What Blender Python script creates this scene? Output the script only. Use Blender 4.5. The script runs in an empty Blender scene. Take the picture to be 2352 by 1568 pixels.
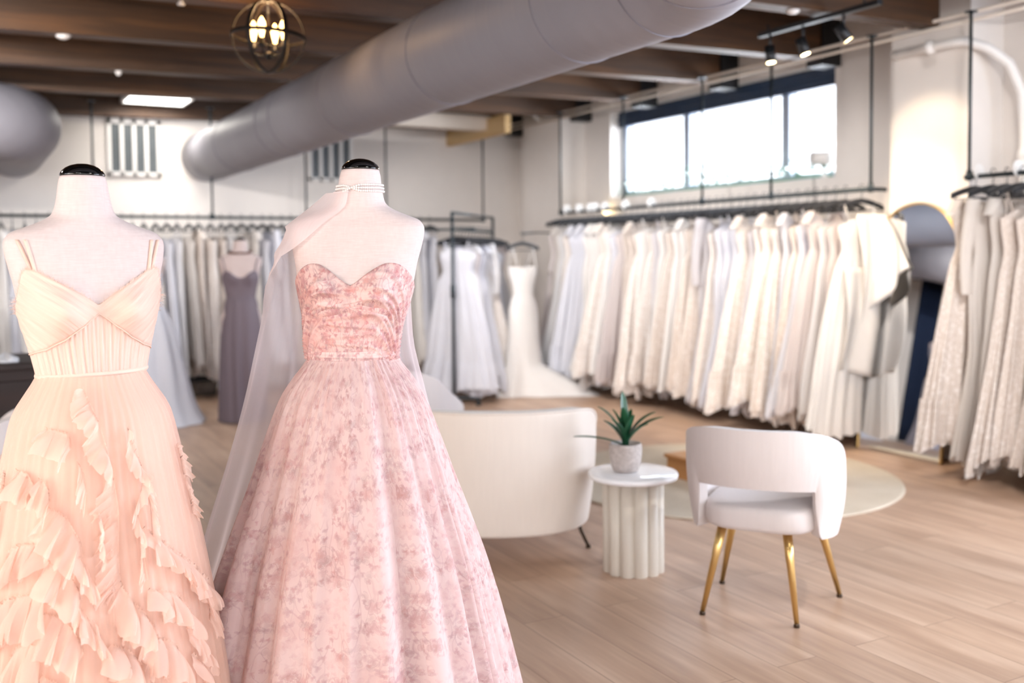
import bpy, bmesh, math, random
from math import sin, cos, pi, sqrt, radians, asin, atan2, exp
from mathutils import Vector, Matrix

# ------------------------------------------------------------------ camera
SC = bpy.context.scene
COL = SC.collection
cam_data = bpy.data.cameras.new('camera')
cam = bpy.data.objects.new('camera', cam_data)
COL.objects.link(cam)
SC.camera = cam
YAW, PITCH, ROLL = radians(28.87), radians(2.7), 0.009
fwd = Vector((sin(YAW)*cos(PITCH), cos(YAW)*cos(PITCH), -sin(PITCH)))
rt0 = Vector((cos(YAW), -sin(YAW), 0)); up0 = rt0.cross(fwd)
up = up0*cos(ROLL) + rt0*sin(ROLL); rt = rt0*cos(ROLL) - up0*sin(ROLL)
cam.matrix_world = Matrix(((rt.x, up.x, -fwd.x, 0), (rt.y, up.y, -fwd.y, 0), (rt.z, up.z, -fwd.z, 1.42), (0, 0, 0, 1)))
cam_data.sensor_width = 36; cam_data.lens = 35; cam_data.shift_y = -0.0387
cam_data.clip_end = 200
cam_data.dof.use_dof = True
cam_data.dof.focus_distance = 2.62
cam_data.dof.aperture_fstop = 1.8

# ------------------------------------------------------------------ world, exposure
SC.view_settings.view_transform = 'Standard'; SC.view_settings.look = 'None'
SC.view_settings.gamma = 1; SC.view_settings.use_curve_mapping = False
SC.view_settings.exposure = 0.68
SC.cycles.use_denoising = True
SC.cycles.use_adaptive_sampling = True; SC.cycles.adaptive_threshold = 0.03
SC.cycles.max_bounces = 7; SC.cycles.diffuse_bounces = 4; SC.cycles.glossy_bounces = 4
SC.cycles.transparent_max_bounces = 24; SC.cycles.transmission_bounces = 8
SC.cycles.sample_clamp_indirect = 6
SC.cycles.caustics_reflective = False; SC.cycles.caustics_refractive = False
W = bpy.data.worlds.new('overcast_sky'); SC.world = W; W.use_nodes = True
bg = W.node_tree.nodes['Background']
bg.inputs[0].default_value = (0.90, 0.95, 1.0, 1); bg.inputs[1].default_value = 4.0

def area(name, loc, target, sx, sy, power, color, spread=180):
    d = bpy.data.lights.new(name, 'AREA'); d.shape = 'RECTANGLE'; d.size = sx; d.size_y = sy
    d.energy = power; d.color = color; d.spread = radians(spread)
    o = bpy.data.objects.new(name, d); COL.objects.link(o); o.location = loc
    o.rotation_euler = (Vector(target)-Vector(loc)).to_track_quat('-Z', 'Y').to_euler()
    return o
def spot(name, loc, target, power, color, size=70, blend=.6, rad=.03):
    d = bpy.data.lights.new(name, 'SPOT'); d.energy = power; d.color = color
    d.spot_size = radians(size); d.spot_blend = blend; d.shadow_soft_size = rad
    o = bpy.data.objects.new(name, d); COL.objects.link(o); o.location = loc
    o.rotation_euler = (Vector(target)-Vector(loc)).to_track_quat('-Z', 'Y').to_euler()
    return o
# daylight through the shop front behind the camera, the near side window and the high window
area('daylight_shopfront', (1.0, -3.85, 1.6), (1.2, 4, 1.2), 8.0, 2.4, 58, (1.0, .95, .90))
area('daylight_side_window', (6.12, 0.2, 1.75), (0, 0.9, 1.2), 3.8, 2.0, 205, (.72, .82, 1.0))
area('daylight_high_window', (7.4, 7.4, 2.35), (3, 7.3, 1.9), 6.0, 3.4, 1100, (.93, .96, 1.0))
area('daylight_left_window', (-3.85, 1.0, 1.7), (1, 2.2, 1.2), 3.0, 2.0, 115, (1.0, .88, .76))

# ------------------------------------------------------------------ helpers
def lin(c):
    return tuple((x/12.92 if x <= .04045 else ((x+.055)/1.055)**2.4) for x in (v/255 for v in c))
def L4(c): return (*lin(c), 1)
def ip(tab, x):
    if x <= tab[0][0]: return tab[0][1]
    for (a, b), (c, d) in zip(tab, tab[1:]):
        if x <= c:
            t = (x-a)/(c-a); return b+(d-b)*t
    return tab[-1][1]
def sm(tab, x):       # smooth (Catmull-Rom) interpolation
    n = len(tab)
    if x <= tab[0][0]: return tab[0][1]
    if x >= tab[-1][0]: return tab[-1][1]
    for i in range(n-1):
        if x <= tab[i+1][0]:
            x0, y0 = tab[i]; x1, y1 = tab[i+1]
            h = x1-x0; t = (x-x0)/h
            m0 = (y1-tab[i-1][1])/(x1-tab[i-1][0]) if i else (y1-y0)/h
            m1 = (tab[i+2][1]-y0)/(tab[i+2][0]-x0) if i+2 < n else (y1-y0)/h
            t2, t3 = t*t, t*t*t
            return (2*t3-3*t2+1)*y0+(t3-2*t2+t)*h*m0+(-2*t3+3*t2)*y1+(t3-t2)*h*m1
class MB:
    def __init__(s): s.v = []; s.f = []; s.uv = []; s.flat = set()
    def add(s, vs, fs, uvs=None, flat=False):
        b = len(s.v); s.v += [tuple(v) for v in vs]
        s.uv += uvs if uvs else [(v[0]+v[1], v[2]) for v in vs]
        if flat: s.flat.update(range(len(s.f), len(s.f)+len(fs)))
        s.f += [tuple(b+i for i in f) for f in fs]
        return s
    def grid(s, rows, closed=False, uvs=None, cap0=False, cap1=False):
        n = len(rows[0]); m = len(rows); vs = [p for r in rows for p in r]; fs = []
        for j in range(m-1):
            for i in range(n if closed else n-1):
                k = (i+1) % n
                fs.append((j*n+i, j*n+k, (j+1)*n+k, (j+1)*n+i))
        if cap0: fs.append(tuple(range(n-1, -1, -1)))
        if cap1: fs.append(tuple((m-1)*n+i for i in range(n)))
        return s.add(vs, fs, uvs)
    def box(s, lo, hi):
        (a, b, c), (d, e, f) = lo, hi
        vs = [(a,b,c),(d,b,c),(d,e,c),(a,e,c),(a,b,f),(d,b,f),(d,e,f),(a,e,f)]
        return s.add(vs, [(3,2,1,0),(4,5,6,7),(0,1,5,4),(1,2,6,5),(2,3,7,6),(3,0,4,7)], flat=True)
    def tube(s, pts, r, n=8, closed=False):
        P = [Vector(p) for p in pts]; m = len(P); rows = []
        ref = None
        for i, p in enumerate(P):
            a = P[i-1] if (i or closed) else p; b = P[(i+1) % m] if (i < m-1 or closed) else p
            t = (b-a).normalized()
            if ref is None:
                ref = t.orthogonal().normalized()
            ref = (ref - t*ref.dot(t)).normalized()
            q = t.cross(ref); rr = r[i] if isinstance(r, (list, tuple)) else r
            rows.append([p+(ref*cos(2*pi*k/n)+q*sin(2*pi*k/n))*rr for k in range(n)])
        if closed: rows.append(rows[0])
        return s.grid(rows, True, cap0=not closed, cap1=not closed)
    def lathe(s, prof, c=(0, 0, 0), n=32, cap0=True, cap1=True):
        rows = [[(c[0]+r*cos(2*pi*k/n), c[1]+r*sin(2*pi*k/n), c[2]+z) for k in range(n)] for r, z in prof]
        return s.grid(rows, True, cap0=cap0, cap1=cap1)
    def ball(s, c, r, n=10, m=6, sz=1):
        return s.lathe([(r*sin(pi*(j+.02)/(m+.04)), -r*sz*cos(pi*(j+.02)/(m+.04))) for j in range(m+1)], c, n)
    def build(s, name, mat, parent=None, smooth=True, mods=None):
        me = bpy.data.meshes.new(name); me.from_pydata(s.v, [], s.f)
        uvl = me.uv_layers.new(name='UVMap')
        for l in me.loops: uvl.data[l.index].uv = s.uv[l.vertex_index]
        if smooth:
            for i, p in enumerate(me.polygons): p.use_smooth = i not in s.flat and len(p.vertices) < 5
        me.materials.append(mat); me.update()
        o = bpy.data.objects.new(name, me); COL.objects.link(o)
        if parent: o.parent = parent
        return o
def tag(o, label=None, cat=None, group=None, kind=None):
    for k, v in (('label', label), ('category', cat), ('group', group), ('kind', kind)):
        if v: o[k] = v
    return o
def thing(name, label, cat, loc=(0, 0, 0), rz=0, group=None):
    o = bpy.data.objects.new(name, None); COL.objects.link(o); o.location = loc; o.rotation_euler = (0, 0, rz)
    o.empty_display_size = .05
    return tag(o, label, cat, group)
def struct(name, mb, mat, smooth=False):
    return tag(mb.build(name, mat, smooth=smooth), kind='structure')
def copy_tree(root, label, group=None, loc=None, rz=None, mats=None, scale=None):
    r = root.copy(); COL.objects.link(r); r['label'] = label
    if group: r['group'] = group
    if loc is not None: r.location = loc
    if rz is not None: r.rotation_euler = (0, 0, rz)
    if scale is not None: r.scale = scale
    for ch in list(root.children):
        c = ch.copy(); COL.objects.link(c); c.parent = r
        if mats is not None and c.material_slots:
            c.material_slots[0].link = 'OBJECT'; c.material_slots[0].material = mats
        for g in list(ch.children):
            d = g.copy(); COL.objects.link(d); d.parent = c
    return r
def bevel(o, w=.004, seg=2):
    m = o.modifiers.new('b', 'BEVEL'); m.width = w; m.segments = seg; m.limit_method = 'ANGLE'
    return o
def subsurf(o, n=1):
    m = o.modifiers.new('s', 'SUBSURF'); m.levels = n; m.render_levels = n
    return o
def solid(o, t, off=0):
    m = o.modifiers.new('t', 'SOLIDIFY'); m.thickness = t; m.offset = off
    return o

# ------------------------------------------------------------------ materials
class NT:
    def __init__(s, name):
        s.m = bpy.data.materials.new(name); s.m.use_nodes = True
        s.t = s.m.node_tree; s.out = s.t.nodes['Material Output']; s.p = s.t.nodes['Principled BSDF']
    def n(s, typ, ins=None, **kw):
        nd = s.t.nodes.new('ShaderNode'+typ)
        for k, v in kw.items(): setattr(nd, k, v)
        for k, v in (ins or {}).items():
            if hasattr(v, 'is_output'): s.t.links.new(v, nd.inputs[k])
            else: nd.inputs[k].default_value = v
        return nd
    def ln(s, a, b): s.t.links.new(a, b)
    def math(s, op, a, b=0.0, clamp=False):
        nd = s.n('Math', {0: a, 1: b}, operation=op); nd.use_clamp = clamp
        return nd.outputs[0]
    def vm(s, op, a, b=None, out=0):
        ins = {0: a}
        if b is not None: ins[1] = b
        return s.n('VectorMath', ins, operation=op).outputs[out]
    def mix(s, f, a, b, bt='MIX'):
        nd = s.n('MixRGB', {0: f, 1: a, 2: b}, blend_type=bt)
        return nd.outputs[0]
    def ramp(s, f, stops):
        nd = s.n('ValToRGB', {0: f}); e = nd.color_ramp.elements
        while len(e) < len(stops): e.new(.5)
        for el, (pos, c) in zip(e, stops):
            el.position = pos; el.color = c if len(c) == 4 else (*c, 1)
        return nd.outputs[0]
    def sstep(s, x, a, b):
        nd = s.n('MapRange', {0: x, 1: a, 2: b, 3: 0.0, 4: 1.0}); nd.interpolation_type = 'SMOOTHSTEP'
        return nd.outputs[0]
    def coord(s, kind='Object', scale=(1, 1, 1)):
        c = s.n('TexCoord').outputs[kind]
        return s.n('Mapping', {0: c, 3: scale}).outputs[0]
    def noise(s, vec, scale, detail=3, rough=.5, out=0):
        return s.n('TexNoise', {'Vector': vec, 'Scale': scale, 'Detail': detail, 'Roughness': rough}).outputs[out]
    def bump(s, h, st, dist=.01):
        b = s.n('Bump', {'Strength': st, 'Distance': dist, 'Height': h})
        s.ln(b.outputs[0], s.p.inputs['Normal']); return b.outputs[0]
def simple(name, col, rough=.6, metal=0, var=.06, scale=6, bump=0, bscale=60, spec=.5, stretch=(1, 1, 1), sheen=0, coat=0):
    t = NT(name); c = t.coord('Object', stretch); a = lin(col)
    nz = t.noise(c, scale, 4)
    t.ln(t.ramp(nz, [(.3, tuple(x*(1-var) for x in a)), (.7, tuple(min(1, x*(1+var)) for x in a))]), t.p.inputs['Base Color'])
    t.p.inputs['Roughness'].default_value = rough; t.p.inputs['Metallic'].default_value = metal
    t.p.inputs['Specular IOR Level'].default_value = spec
    if sheen: t.p.inputs['Sheen Weight'].default_value = sheen
    if coat: t.p.inputs['Coat Weight'].default_value = coat
    if bump: t.bump(t.noise(c, bscale, 3), bump)
    return t.m
def emit(name, col, st):
    t = NT(name); c = t.coord('Object'); nz = t.noise(c, 3, 2)
    t.p.inputs['Base Color'].default_value = L4(col)
    t.ln(t.mix(.05, L4(col), nz), t.p.inputs['Emission Color']); t.p.inputs['Emission Strength'].default_value = st
    return t.m
def fabric(name, col, trans=.25, rough=.75, var=.05, streak=0, alpha=1, bump=.15, uv=False, sheen=.0, bscale=1.0):
    """cloth: diffuse + translucent, fine vertical thread bump, optional see-through (tulle)"""
    t = NT(name); c = t.coord('UV' if uv else 'Object', (90*bscale, 3*bscale, 1) if uv else (70*bscale, 70*bscale, 4*bscale))
    a = lin(col); nz = t.noise(c, 1.0, 3)
    big = t.noise(t.coord('Object'), 5, 2)
    f = t.math('ADD', t.math('MULTIPLY', nz, .6), t.math('MULTIPLY', big, .4))
    colr = t.ramp(f, [(.3, tuple(x*(1-var) for x in a)), (.7, tuple(min(1, x*(1+var*.6)) for x in a))])
    t.ln(colr, t.p.inputs['Base Color']); t.p.inputs['Roughness'].default_value = rough
    t.p.inputs['Specular IOR Level'].default_value = .25
    if sheen: t.p.inputs['Sheen Weight'].default_value = sheen
    nrm = t.bump(nz, bump, .004)
    sh = t.p.outputs[0]
    if trans:
        tr = t.n('BsdfTranslucent', {0: colr, 1: nrm})
        sh = t.n('MixShader', {0: trans, 1: sh, 2: tr.outputs[0]}).outputs[0]
    if alpha < 1:
        tp = t.n('BsdfTransparent')
        lw = t.n('LayerWeight', {0: .35}).outputs['Facing']
        fac = t.math('ADD', alpha, t.math('MULTIPLY', lw, (1-alpha)*.7), True)
        sh = t.n('MixShader', {0: fac, 1: tp.outputs[0], 2: sh}).outputs[0]
    t.ln(sh, t.out.inputs[0])
    return t.m
# ------------------------------------------------------------------ setting materials
def floor_mat():
    t = NT('oak_plank'); c = t.n('TexCoord').outputs['Object']
    sp = t.n('SeparateXYZ', {0: c})
    v = t.n('CombineXYZ', {0: sp.outputs[1], 1: sp.outputs[0], 2: 0.0}).outputs[0]
    br = t.n('TexBrick', {'Vector': v, 'Color1': (0, 0, 0, 1), 'Color2': (1, 1, 1, 1), 'Mortar': (.5, .5, .5, 1), 'Scale': 1.0, 'Mortar Size': .0025, 'Bias': 0.0, 'Brick Width': 1.25, 'Row Height': .185})
    br.offset = .37
    g1 = t.noise(t.n('Mapping', {0: c, 3: (14, .9, 1)}).outputs[0], 1.6, 5, .6)
    off = t.vm('ADD', c, t.vm('MULTIPLY', br.outputs['Color'], (3, 7, 0)))
    g2 = t.noise(t.n('Mapping', {0: off, 3: (5, .55, 1)}).outputs[0], 1.5, 4, .6)
    f = t.math('ADD', t.math('MULTIPLY', g1, .35), t.math('MULTIPLY', g2, .65))
    base = t.ramp(f, [(.30, lin((150, 118, 97))), (.5, lin((190, 158, 134))), (.68, lin((220, 192, 167)))])
    tint = t.mix(t.math('MULTIPLY', t.n('SeparateColor', {0: br.outputs['Color']}).outputs[0], .30), base, L4((198, 164, 136)))
    colr = t.mix(t.math('MULTIPLY', br.outputs['Fac'], .45), tint, L4((110, 80, 60)))
    t.ln(colr, t.p.inputs['Base Color'])
    t.ln(t.math('ADD', .32, t.math('MULTIPLY', g1, .18)), t.p.inputs['Roughness'])
    t.bump(t.math('SUBTRACT', g1, t.math('MULTIPLY', br.outputs['Fac'], 2.0)), .12, .003)
    return t.m
def wood_mat(name, dark, mid, light, axis='X', rough=.5, scale=1.0, bump=.15):
    t = NT(name); s = {'X': (.5, 9, 9), 'Y': (9, .5, 9), 'Z': (9, 9, .5)}[axis]
    c = t.coord('Object', tuple(x*scale for x in s))
    n1 = t.noise(c, 1.4, 6, .62); n2 = t.noise(t.coord('Object'), .7, 2)
    f = t.math('ADD', t.math('MULTIPLY', n1, .75), t.math('MULTIPLY', n2, .25))
    t.ln(t.ramp(f, [(.3, lin(dark)), (.5, lin(mid)), (.7, lin(light))]), t.p.inputs['Base Color'])
    t.p.inputs['Roughness'].default_value = rough; t.bump(n1, bump, .01)
    return t.m
M = {}
M['floor'] = floor_mat()
M['beam'] = wood_mat('stained_beam', (42, 26, 13), (70, 45, 24), (106, 70, 38), 'X', .55)
M['deck'] = wood_mat('stained_deck', (20, 13, 9), (32, 21, 14), (46, 32, 21), 'X', .65)
M['wall'] = simple('cream_wall', (233, 227, 222), .8, var=.015, bump=.05, bscale=120)
M['white'] = simple('white_paint', (240, 238, 236), .45, var=.01)
M['cream'] = simple('cream_paint', (224, 212, 198), .6, var=.02)
M['navy'] = simple('navy_frame', (38, 56, 82), .45, var=.05)
M['alum'] = simple('pale_aluminium', (176, 186, 202), .4, var=.03)
M['duct'] = simple('grey_painted_steel', (140, 138, 147), .55, var=.03, scale=1.5, bump=.05, bscale=3, spec=.3)
def duct_mat():
    t = NT('spiral_duct_steel'); c = t.coord('Object')
    wv = t.n('TexWave', {'Vector': c, 'Scale': 2.6, 'Distortion': .3}, wave_type='BANDS', bands_direction='Y').outputs[0]
    n = t.noise(c, 1.5, 3); t.ln(t.ramp(n, [(.3, lin((136, 135, 144))), (.7, lin((146, 145, 153)))]), t.p.inputs['Base Color'])
    t.p.inputs['Roughness'].default_value = .52; t.p.inputs['Specular IOR Level'].default_value = .35
    t.bump(t.math('POWER', wv, 6.0), .12, .01); return t.m
M['duct'] = duct_mat()
M['ductseam'] = simple('grey_steel_seam', (124, 122, 132), .4, var=.03)
M['black'] = simple('black_iron', (22, 24, 28), .45, var=.1)
M['pipe'] = simple('blackened_pipe', (46, 56, 62), .4, var=.12, metal=.3)
M['velvet'] = simple('black_velvet', (18, 22, 32), .7, var=.1, sheen=.3)
M['gold'] = simple('brushed_gold', (228, 194, 128), .28, metal=1, var=.03)
M['bronze'] = simple('dark_bronze', (64, 48, 34), .4, metal=.6, var=.1)
M['iron'] = simple('dark_brown_iron', (24, 18, 14), .5, var=.15)
M['greypane'] = simple('dim_glass_pane', (98, 104, 108), .2, var=.08)
def glass_mat(name):
    t = NT(name); c = t.coord('Object'); nz = t.noise(c, 2, 1)
    tp = t.n('BsdfTransparent', {0: (.97, .98, 1, 1)}); gl = t.n('BsdfGlossy', {'Color': (1, 1, 1, 1), 'Roughness': .03})
    fr = t.n('Fresnel', {0: 1.45}).outputs[0]
    sh = t.n('MixShader', {0: t.math('MULTIPLY', fr, t.math('ADD', .85, t.math('MULTIPLY', nz, .1))), 1: tp.outputs[0], 2: gl.outputs[0]})
    t.ln(sh.outputs[0], t.out.inputs[0]); return t.m
M['glass'] = glass_mat('window_glass')

# ------------------------------------------------------------------ room shell
X0, X1, Y0, Y1, ZD = -4.0, 6.2, -4.0, 11.05, 3.35
struct('floor', MB().box((X0-.3, Y0-.3, -.1), (X1+.4, Y1+.3, 0)), M['floor'])
struct('ceiling', MB().box((X0-.3, Y0-.3, ZD), (X1+.4, Y1+.3, ZD+.12)), M['deck'])
w = MB()
for a, b, z0, z1 in ((Y0-.3, -1.7, 0, ZD), (-1.7, 2.1, 0, .75), (-1.7, 2.1, 2.75, ZD), (2.1, 5.82, 0, ZD), (5.82, 9.0, 0, 2.03), (5.82, 9.0, 2.95, ZD), (9.0, Y1+.3, 0, ZD)):
    w.box((X1, a, z0), (X1+.3, b, z1))
struct('wall_right', w, M['wall'])
struct('wall_back', MB().box((X0-.3, Y1, 0), (X1, Y1+.2, ZD)), M['wall'])
w = MB()
for a, b, z0, z1 in ((Y0-.3, .7, 0, ZD), (.7, 3.7, 0, .7), (.7, 3.7, 2.7, ZD), (3.7, Y1, 0, ZD)):
    w.box((X0-.25, a, z0), (X0, b, z1))
struct('wall_left', w, M['wall'])
w = MB()
for a, b, z0, z1 in ((X0, -3.0, 0, ZD), (-3.0, 5.0, 0, .4), (-3.0, 5.0, 2.8, ZD), (5.0, X1, 0, ZD)):
    w.box((a, Y0-.25, z0), (b, Y0, z1))
struct('wall_front', w, M['wall'])
for k in range(-7, 6):
    y = 4.65+1.2*k if k < 5 else 10.94
    bx = MB().box((X0, y-.07, 2.77), (6.02, y+.07, ZD))
    bx.v = [(px, py, 2.95 if px > 0 and pz < 3 else pz) for px, py, pz in bx.v]      # the beams dip a little towards the left wall
    struct('ceiling_beam', bx, M['beam'])
    if 1.9 < y:
        struct('beam_bracket', MB().box((6.0, y-.09, 2.9), (6.2, y+.09, ZD)), M['black'])
struct('pilaster', MB().box((5.86, 4.34, 0), (6.2, 4.98, ZD)), M['wall'])
struct('pilaster', MB().box((5.86, 9.5, 0), (6.2, 10.32, ZD)), M['wall'])
struct('baseboard_right', MB().box((6.17, 4.98, 0), (6.2, 9.5, .1)).box((6.17, 1.0, 0), (6.2, 4.34, .1)), M['white'])
struct('baseboard_back', MB().box((X0, 11.02, 0), (X1, 11.05, .1)), M['white'])
# white boxed girder and soffit in the far corner
struct('trim_1', MB().box((3.7, 9.98, 2.82), (5.25, 10.12, 2.98)), M['cream'])
struct('trim_2', MB().box((5.2, 9.55, 2.745), (5.27, 11.05, 2.95)), wood_mat('pale_soffit', (196, 160, 108), (214, 180, 128), (226, 196, 146), 'Y', .6))

def window(name, y0, y1, z0, z1, x, mull, fr=.06):
    o = MB(); d = .07
    for a, b, c, e in ((y0, y1, z0, z0+fr), (y0, y1, z1-fr, z1), (y0, y0+fr, z0, z1), (y1-fr, y1, z0, z1)):
        o.box((x, a, c), (x+d, b, e))
    for m in mull: o.box((x-.005, m-.045, z0), (x+d+.005, m+.045, z1))
    f = tag(o.build(name, M['alum']), kind='structure')
    ed = [y0+fr, *mull, y1-fr]
    for a, b in zip(ed, ed[1:]):
        p = MB().box((x+.03, a, z0+fr), (x+.036, b, z1-fr)).build('pane', M['glass'], f); p['kind'] = 'structure'
    return f
w1 = window('window_1', 5.82, 9.0, 2.03, 2.95, 6.38, (6.55, 7.92))
hb = MB().box((6.30, 5.83, 2.79), (6.37, 8.99, 2.95)).box((6.28, 5.83, 2.86), (6.30, 8.99, 2.875))
b = hb.build('roller_blind', M['navy']); tag(b, 'dark blue rolled up blind along the head of the high window', 'blind')
window('window_4', -1.7, 2.1, .75, 2.75, 6.38, (.2,))
o = MB()
for a, b, c, e in ((-3, 5, .4, .46), (-3, 5, 2.74, 2.8), (-3, -2.94, .4, 2.8), (4.94, 5, .4, 2.8), (-.4, -.3, .4, 2.8), (2.3, 2.4, .4, 2.8)):
    o.box((a, Y0-.15, c), (b, Y0-.08, e))
f = tag(o.build('window_5', M['alum']), kind='structure')
for a, b in ((-2.94, -.4), (-.3, 2.3), (2.4, 4.94)): MB().box((a, Y0-.12, .46), (b, Y0-.114, 2.74)).build('pane', M['glass'], f)
o = MB()
for a, b, c, e in ((.7, 3.7, .7, .76), (.7, 3.7, 2.64, 2.7), (.7, .76, .7, 2.7), (3.64, 3.7, .7, 2.7), (2.15, 2.25, .7, 2.7)):
    o.box((X0-.15, a, c), (X0-.08, b, e))
f = tag(o.build('window_6', M['alum']), kind='structure')
for a, b in ((.76, 2.15), (2.25, 3.64)): MB().box((X0-.12, a, .76), (X0-.114, b, 2.64)).build('pane', M['glass'], f)
# two interior windows high on the back wall
for nm, xa in (('window_2', 1.345), ('window_3', 3.47)):
    o = MB(); xb, za, zb, y = xa+.52, 2.28, 2.86, Y1-.035
    o.box((xa, y, za), (xb, Y1, za+.035)); o.box((xa, y, zb-.05), (xb, Y1, zb))
    st = [xa, xa+.035]; wd = (.52-.07-3*.034)/4
    o.box((xa, y, za), (xa+.035, Y1, zb)); o.box((xb-.035, y, za), (xb, Y1, zb))
    panes = []
    for i in range(4):
        x = xa+.035+i*(wd+.034); panes.append((x, x+wd))
        if i < 3: o.box((x+wd, y, za), (x+wd+.034, Y1, zb))
    f = tag(o.build(nm, M['white']), kind='structure')
    for a, b in panes: MB().box((a, Y1-.012, za+.035), (b, Y1-.002, zb-.05)).build('pane', M['greypane'], f)

# ------------------------------------------------------------------ ducts
def duct(name, label, pts, r, seams, seam_r):
    t = thing(name, label, 'duct', pts[0])
    base = Vector(pts[0]); P = [Vector(p)-base for p in pts]
    MB().tube(P, r, 48).build('duct_pipe', M['duct'], t)
    for q, d in seams:
        d = Vector(d).normalized(); u = d.orthogonal().normalized(); v = d.cross(u); q = Vector(q)-base
        MB().tube([q+(u*cos(2*pi*k/48)+v*sin(2*pi*k/48))*(r+.001) for k in range(48)], seam_r, 6, True).build('seam_ring', M['ductseam'], t)
    return t
def arc(c, a, b, r, n=10):   # quarter bend from direction a to b about c
    a, b, c = Vector(a), Vector(b), Vector(c)
    return [c+a*cos(pi/2*i/n)*r+b*sin(pi/2*i/n)*r for i in range(n+1)]
ZB = 2.50
pts = [(2.34, 11.04, ZB)]+[(2.34, y, ZB) for y in (10, 9, 8, 7, 6, 5, 4)]+arc((1.84, 2.98, ZB), (1, 0, 0), (0, -1, 0), .5)[0:]+[(0, 2.48, ZB), (-3.98, 2.48, ZB)]
sd = duct('air_duct', 'long grey round air duct crossing the room diagonally below the beams', pts, .265,
     [((2.34, y, ZB), (0, 1, 0)) for y in (10.6, 9.5, 8.0, 7.6, 6.4, 4.9, 3.6, 3.03)]+[((2.194, 2.626, ZB), (-1, -1, 0)), ((1.75, 2.48, ZB), (1, 0, 0)), ((0.3, 2.48, ZB), (1, 0, 0))], .004)
pts = [(-3.98, 8.95, 2.53), (-2, 8.95, 2.53), (-1, 8.95, 2.53)]+arc((.05, 9.38, 2.53), (0, -1, 0), (1, 0, 0), .43)+[(.48, 11.04, 2.53)]
duct('air_duct', 'short grey round air duct elbow entering the back wall behind the peach gown', pts, .30,
     [((-1.2, 8.95, 2.53), (1, 0, 0)), ((.05, 8.95, 2.53), (1, 0, 0)), ((.35, 9.08, 2.53), (1, 1, 0))], .004)
for (x, y, z, r, who) in ((2.34, 9.5, ZB, .265, 'air_duct'), (2.34, 4.9, ZB, .265, 'air_duct')):
    pass

# ------------------------------------------------------------------ ceiling fittings
def chandelier():
    c = (1.52, 5.515, 2.634)
    t = thing('orb_chandelier', 'black metal orb chandelier with four lit candle bulbs below the beams', 'chandelier', c)
    R = .196
    def ring(nrm, r, wd=.024, th=.003):
        nrm = Vector(nrm).normalized(); u = nrm.orthogonal().normalized(); v = nrm.cross(u); rows = []
        for k in range(49):
            d = u*cos(2*pi*k/48)+v*sin(2*pi*k/48)
            rows.append([d*(r-th)-nrm*wd/2, d*(r+th)-nrm*wd/2, d*(r+th)+nrm*wd/2, d*(r-th)+nrm*wd/2])
        return MB().grid(rows, True)
    for i, a in enumerate((12, 72, 132)):
        ring((cos(radians(a)), sin(radians(a)), 0), R-.001*i).build('hoop', M['iron'], t)
    ring((.06, 0, 1), R+.004, .022).build('equator_band', M['iron'], t)
    MB().tube([(0, 0, .66), (0, 0, -.10)], .006).ball((0, 0, -.10), .022).ball((0, 0, R), .016).build('stem', M['black'], t)
    MB().lathe([(.001, .715), (.06, .712), (.06, .70), (.02, .66)], n=24).build('canopy', M['black'], t)
    bm = emit('warm_candle_bulb', (255, 190, 110), 9)
    for k in range(4):
        a = radians(51+90*k); x, y = .088*cos(a), .088*sin(a)
        arm = MB().tube([(0, 0, -.09), (x*.5, y*.5, -.105), (x*.9, y*.9, -.09), (x, y, -.06)], .005, 6).build('arm', M['black'], t)
        MB().lathe([(.02, -.062), (.022, -.056), (.011, -.05), (.011, -.02)], (x, y, 0), 14).build('candle_socket', M['black'], arm)
        MB().lathe([(.008, -.02), (.011, -.005), (.017, .02), (.021, .042), (.018, .062), (.009, .08), (.002, .092)], (x, y, 0), 16).build('bulb', bm, arm)
    L = bpy.data.lights.new('chandelier_glow', 'POINT'); L.energy = 6; L.color = (1, .62, .3); L.shadow_soft_size = .05
    lo = bpy.data.objects.new('chandelier_glow', L); COL.objects.link(lo); lo.location = (c[0], c[1], c[2]+.12)
chandelier()

def track_light():
    t = thing('track_light', 'black ceiling track with three spotlights near the high window', 'track light', (4.82, 4.7, 2.90))
    MB().box((-.02, -.52, -.015), (.02, .50, .015)).build('track', M['black'], t)
    for y in (-.4, .42): MB().tube([(0, y, .0), (0, y, .055)], .008, 6).build('hanger_rod', M['black'], t)
    em = emit('warm_lamp_face', (255, 226, 170), 12)
    tg = [(5.5, 5.2, 1.0), (5.9, 4.7, 1.3), (5.7, 3.8, 1.2)]
    for (y, z), tt in zip(((.40, -.15), (.10, -.15), (-.24, -.13)), tg):
        base = Vector((0, y, z)); d = (Vector(tt)-Vector((4.82, 4.7, 2.9))-base).normalized(); d = (d+Vector((-.35, -.25, -.35))).normalized() if y > 0 else d
        h = MB().tube([base-d*.06, base+d*.05], .034, 18).tube([(0, y, 0), (0, y, z+.04)], .009, 8).build('spot_head', M['black'], t)
        u = d.orthogonal().normalized(); v = d.cross(u); q = base+d*.0515
        MB().add([q]+[q+(u*cos(2*pi*k/18)+v*sin(2*pi*k/18))*.029 for k in range(18)], [(0, 1+k, 1+(k+1) % 18) for k in range(18)]).build('lamp_face', em, h)
track_light()
spot('track_spot', (4.86, 5.06, 2.72), (5.6, 5.6, 1.0), 45, (1, .80, .58), 75)
spot('track_spot', (4.86, 4.78, 2.72), (5.85, 4.62, 1.9), 32, (1, .80, .58), 60)
spot('track_spot', (4.86, 4.44, 2.72), (5.6, 4.95, 1.2), 60, (1, .80, .58), 75)

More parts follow.
